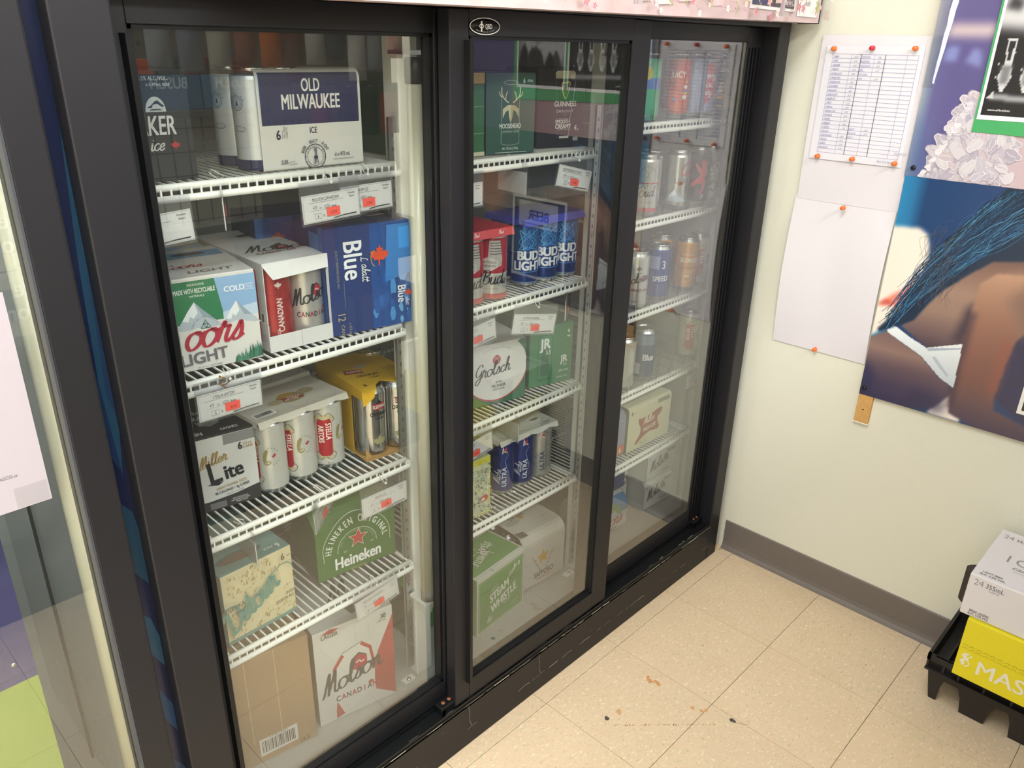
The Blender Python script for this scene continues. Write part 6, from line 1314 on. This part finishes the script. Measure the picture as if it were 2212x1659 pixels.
for yy in (.012, -.026, -.062, -.12, -.18, -.24, -.30, -.36, -.42): mb.box(x0+.004, .105, yy, yy+.005, .124, .160, CK)
mb.box(.10, .108, -Lk, .018, .0, .168, CK); mb.box(x0, x0+.008, -Lk, .018, .150, .168, CK).box(x0, .105, .010, .018, .150, .168, CK)
tag(mb.build('ribbed_deck', ck), kind='stuff')
t, F = None, None
yb = thing('wine_case', 'bright yellow cardboard case with white capitals on the black crate', 'box', (-.302, -.787, .1685))
YEL = mat('#e3d41f', .55, 0, .03, 80); MB().box(0, .27, -.44, 0, 0, .166, YEL, .002).build('case_body', yb)
yf = lambda u, v, o: (-o, -u, v)
a = Art(.5); WL = '#e9e4cf'; a.P([(14, 34), (22, 40), (18, 48), (26, 56), (20, 66), (28, 74), (14, 72), (10, 62), (16, 56), (8, 48), (12, 42)], WL); a.L(catmull([(22, 34), (30, 44), (24, 58), (32, 70)]), 3, WL); a.T('MASC', 48, 28, 38, WL, .02, 1.0, 0, 0, 'l')
for zz_ in (92, 84):
    for k in range(26): a.L(catmull([(6+k*15, zz_), (12+k*15, zz_+4), (18+k*15, zz_)], 4), .9, '#a89c1c')
a.build('lettering', yb, yf)
wb = thing('beer_case', 'white cardboard beer case lying on the yellow case by the wall', 'box', (-.292, -.764, .3355))
WB = mat('#dad6da', .5, 0, .04, 60); MB().box(0, .265, -.46, 0, 0, .113, WB, .003).build('case_body', wb)
fl_ = MB(); pr = [(.012+.016*math.sin(PI*k/10)*0, 0) for k in range(2)]
fl_.prism([(.02, .0)]+[(.02+.05*k/8, .018*math.sin(PI*k/8)) for k in range(9)], .012, .10, mat('#3a322e', .8)).build('torn_flap', wb)
a = Art(.5); GY = '#77747a'; a.T('24', 22, 88, 16, '#8a878c', -.01, .9); a.T('355mL', 56, 90, 12, '#4a484c', .0, .8); a.T('CANETTES', 56, 83, 4, '#77747a', 0, .8); a.T('BIERE LEGERE', 40, 14, 6, '#4a484c', .02, .8); a.T('ALC. 3.5% VOL.', 40, 6, 6, '#4a484c', .02, .8); a.L(catmull([(178, 40), (168, 44), (166, 56), (168, 68), (178, 72), (240, 72)]), 4, '#2a282c'); a.L([(178, 40), (240, 40)], 4, '#2a282c'); a.build('lettering', wb, yf)
a = Art(.5); tf = lambda u, v, o: (v, -u, .113+o)
a.T('24', 24, 222, 18, '#8a878c', -.01, .9); a.T('355mL', 60, 224, 12, '#4a484c', 0, .8); a.T('1OO', 96, 110, 34, '#8d8a90', -.012, 1.05); a.T('calories', 98, 86, 17, '#77747a', 0, .9, .35); a.T('premium light beer', 96, 74, 5, '#a5a2a8', 0, .9); a.T('LIGHT BEER', 40, 24, 7, '#55535a', .02, .8); a.T('ALC. 3.5% VOL.', 42, 12, 7, '#55535a', .02, .8); a.E(150, 180, 5, 9, '#b9b6bc'); a.L(catmull([(110, 190), (116, 196), (112, 204)]), 1.2, '#b5b2b8'); a.build('printed_top', wb, tf)
# small debris, stains and chips on the floor tiles
a = Art(.6); R = random.Random(5)
def stain(x, y, r_, col, n_=7): a.P([(x+r_*R.uniform(.4, 1)*math.cos(6.283*k/n_), y+r_*R.uniform(.4, 1)*math.sin(6.283*k/n_)) for k in range(n_)], col)
STN = []
for k in range(9): stain(-694+R.uniform(-9, 9), -178-k*4.5, R.uniform(3, 8), '#c9925c')
for (x, y) in ((-683, -351), (-690, -345), (-845, -194), (-700, -322), (-850, -200)): stain(x, y, R.uniform(5, 11), '#cda070')
for k in range(46):
    q = k/45; 
    if R.random() < .75: stain(-890+188*q, -213-182*q+R.uniform(-1.5, 1.5), R.uniform(1, 3.2), R.choice(['#8a4a2c', '#a0623c', '#b57c50']), 6)
a.L([(-664, -424), (-652, -446), (-642, -452)], .8, '#6d5d4a')
for k in range(30): stain(R.uniform(-1100, -250), R.uniform(-760, -60), R.uniform(.6, 1.8), R.choice(['#5b4632', '#7d5f42', '#463629']), 6)
a.P([(-30, -2), (-8, -12), (-7, -9), (-28, 1)], '#a5855a')
tag(a.build('floor_stain', fl, lambda u, v, o: (u, v, o), base=.0003, step=.000004), kind='stuff')
DK = mat('#4a4640', .8)
for x, y, l in ((-.888, -.191, 'dark chip of grit on a floor tile near the cooler kick plate'), (-.668, -.418, 'dark chip of grit on a floor tile joint')):
    mb = MB()
    for k in range(5): a0 = R.uniform(0, 6); mb.lathe([(0, 0), (.0045, 0), (.003, .002), (0, .0028)], DK, 6, (R.uniform(-.007, .007), R.uniform(-.007, .007), .0004))
    tag(mb.build('grit', None, (x, y, 0)), l, 'debris', kind='stuff')

# ------------------------------------------------------------------ shop shelving across the aisle: seen only mirrored in the cooler glass
GX0, GX1, GY = -2.05, -.16, -1.20
gd = thing('gondola_shelf', 'store gondola with pegboard back across the aisle, mirrored in the cooler glass', 'shelf', (-1.1, GY, 0))
def gb(mb, name, kind=None): return tag(mb.build(name, gd, (1.1, -GY, 0)), kind=kind)
PEG = mat('#6f6a5e', .7, 0, .05, 40, .06); GD = mat('#4c4b4a', .5)
gb(MB().box(GX0, GX1, GY-.24, GY-.22, 0, 1.76, PEG), 'pegboard'); gb(MB().box(GX0, GX1, GY-.22, GY, 0, .13, GD, .004), 'base_plinth')
mb = MB()
for i in range(60):
    for j in range(12): mb.box(GX0+.02+i*.031, GX0+.026+i*.031, GY-.2202, GY-.2195, 1.0+j*.06, 1.006+j*.06, BLACK2)
gb(mb, 'peg_hole', 'stuff')
for z_ in (.46, .80): gb(MB().box(GX0, GX1, GY-.22, GY-.02, z_, z_+.02, GD, .003), 'metal_shelf')
gb(MB().box(-1.22, -.80, GY-.22, GY-.01, 1.350, 1.368, GD, .003), 'metal_shelf')
mb = MB()
for k in range(9): mb.tube([(-1.24+k*.05, GY-.10, 1.02), (-1.24+k*.05, GY-.10, 1.34)], .0025, BLACK2, 5)
for k in range(5): mb.tube([(-1.26, GY-.10, 1.03+k*.07), (-.80, GY-.10, 1.03+k*.07)], .0025, BLACK2, 5)
gb(mb, 'wire_grid', 'stuff'); gb(MB().box(-1.26, -.80, GY-.14, GY-.13, 1.0, 1.345, mat('#b5b3a6', .7)), 'white_panel')
R = random.Random(77)
def hang(x, z_, w_, h_, col, label, hdr=None, hook=True):
    t = thing('hanging_pack', label, 'packet', (x, GY-.03, z_), 0, 'packets hanging on the gondola pegs'); n = 6; vs = []; fs = []
    for s_ in (1, -1):
        for j in range(n+1):
            for i in range(n+1): u, v = i/n, j/n; vs.append(((u-.5)*w_, s_*.012*(4*u*(1-u))*(4*v*(1-v))**.6, -v*h_))
    for s_ in (0, 1):
        for j in range(n):
            for i in range(n): k = s_*(n+1)**2+j*(n+1)+i; f = (k, k+1, k+n+2, k+n+1); fs.append(f[::-1] if s_ == 0 else f)
    MB().add(vs, fs, mat(col, .3, 0, .2, 40, .12), True).build('pouch', t); MB().box(-w_/2, w_/2, -.001, .001, 0, h_*.22, mat(hdr or '#d6d2c8', .5)).build('header_card', t)
    MB().tube([(0, -.18, h_*.16), (0, .02, h_*.16), (0, .024, h_*.2)], .002, STEEL, 5).build('peg_hook', t); return t
cols = [('#8b8f96', 'grey'), ('#6f7684', 'slate grey'), ('#a5a196', 'putty'), ('#8d5a48', 'russet'), ('#c2703c', 'orange'), ('#6d4a44', 'brown'), ('#b9b6ae', 'pale grey'), ('#55585f', 'charcoal'), ('#d0cec8', 'white'), ('#9aa0a0', 'silver'), ('#b0525a', 'rose red')]
xs_ = [-1.12, -1.03, -.94, -.855, -.77, -.69, -.61, -.53, -.45, -.37, -.29]
for i, x in enumerate(xs_): hang(x, 1.60+.02*math.sin(i*2.1), .072, .125+.02*math.sin(i*1.7), cols[i][0], '%s packet on the top row of gondola pegs, number %d along from the far end of the aisle' % (cols[i][1], i+1) if False else '%s packet hanging on the top row of the gondola pegs' % cols[i][1], ['#d8d4cc', '#c9b9a0', '#d0d4da'][i % 3])
for i, (x, c_, n_) in enumerate(((-.60, '#7d3a3a', 'dark red'), (-.50, '#2c2c30', 'black'), (-.41, '#3a3034', 'plum black'), (-.32, '#a83a3e', 'scarlet'))): hang(x, 1.40, .08, .14, c_, '%s packet hanging on the second row of the gondola pegs' % n_, '#55565a')
for i in range(5): hang(-1.86+i*.12, 1.62, .09, .16, ['#5a5f66', '#77746c', '#4d4a50', '#8a867c', '#63666a'][i], '%s packet over the navy label cartons on the gondola' % ['steel', 'stone', 'violet grey', 'sand', 'iron grey'][i])
def gcarton(x, y, z_, w_, d_, h_, col, label, txt=None, tcol='#dfe6ee', sc=.05, band=None):
    t = thing('shop_carton', label, 'carton', (x, y, z_), PI); MB().box(0, w_, 0, d_, 0, h_, mat(col, .4), .002).build('carton_body', t)
    a = Art(.4)
    if band: a.R(2, h_*250, w_*1000-4, h_*500, band)
    if txt:
        for k, s_ in enumerate(txt): a.T(s_, w_*500, h_*1000*(.62-.36*k), sc*1000, tcol, .04, .8)
    a.build('lettering', t, lambda u, v, o: (u, -o, v)) if a.it else None; return t
gcarton(-.815, GY-.03, 1.3685, .19, .15, .095, '#2f6f9a', 'blue carton with pale lettering on the gondola, nearer the wall', ['BUSCH'], '#b9d2e6', .03); gcarton(-1.01, GY-.03, 1.3685, .19, .15, .095, '#2b6590', 'blue carton with pale lettering on the gondola, farther from the wall', ['BUSCH'], '#b9d2e6', .03)
for k in range(5): gcarton(-.83-k*.075, GY-.05, 1.464, .068, .08, .04+.006*(k % 2), ['#c8502c', '#8a2f34', '#d0602c', '#3f6f68', '#c9542e'][k], '%s small box on top of the blue cartons' % ['orange', 'maroon', 'bright orange', 'teal', 'vermilion'][k])
for k, z_ in enumerate((.8205, 1.00)): gcarton(-1.40, GY-.03, z_, .36, .17, .175, '#b9b6b0', ('lower' if k == 0 else 'upper')+' grey carton with a navy label on the gondola', ['Blue', 'Ribbon'], '#d6d8e2', .045, '#2c3566')
for k in range(6): gcarton(-.20-k*.19, GY-.04, .8205, .17, .16, .12+.02*(k % 3), ['#6a5a4c', '#4a4e58', '#7a4038', '#5b6450', '#8a7a5a', '#4c5a6c'][k], '%s carton on the middle gondola shelf' % ['umber', 'slate', 'brick red', 'olive', 'tan', 'steel blue'][k])
for k in range(6): gcarton(-.22-k*.29, GY-.04, .4805, .26, .16, .2, ['#57534e', '#3f4650', '#6b5a50', '#48504a', '#5a5248', '#3a4048'][k], '%s carton on the bottom gondola shelf' % ['ash', 'dark slate', 'cocoa', 'moss', 'drab', 'blue black'][k])
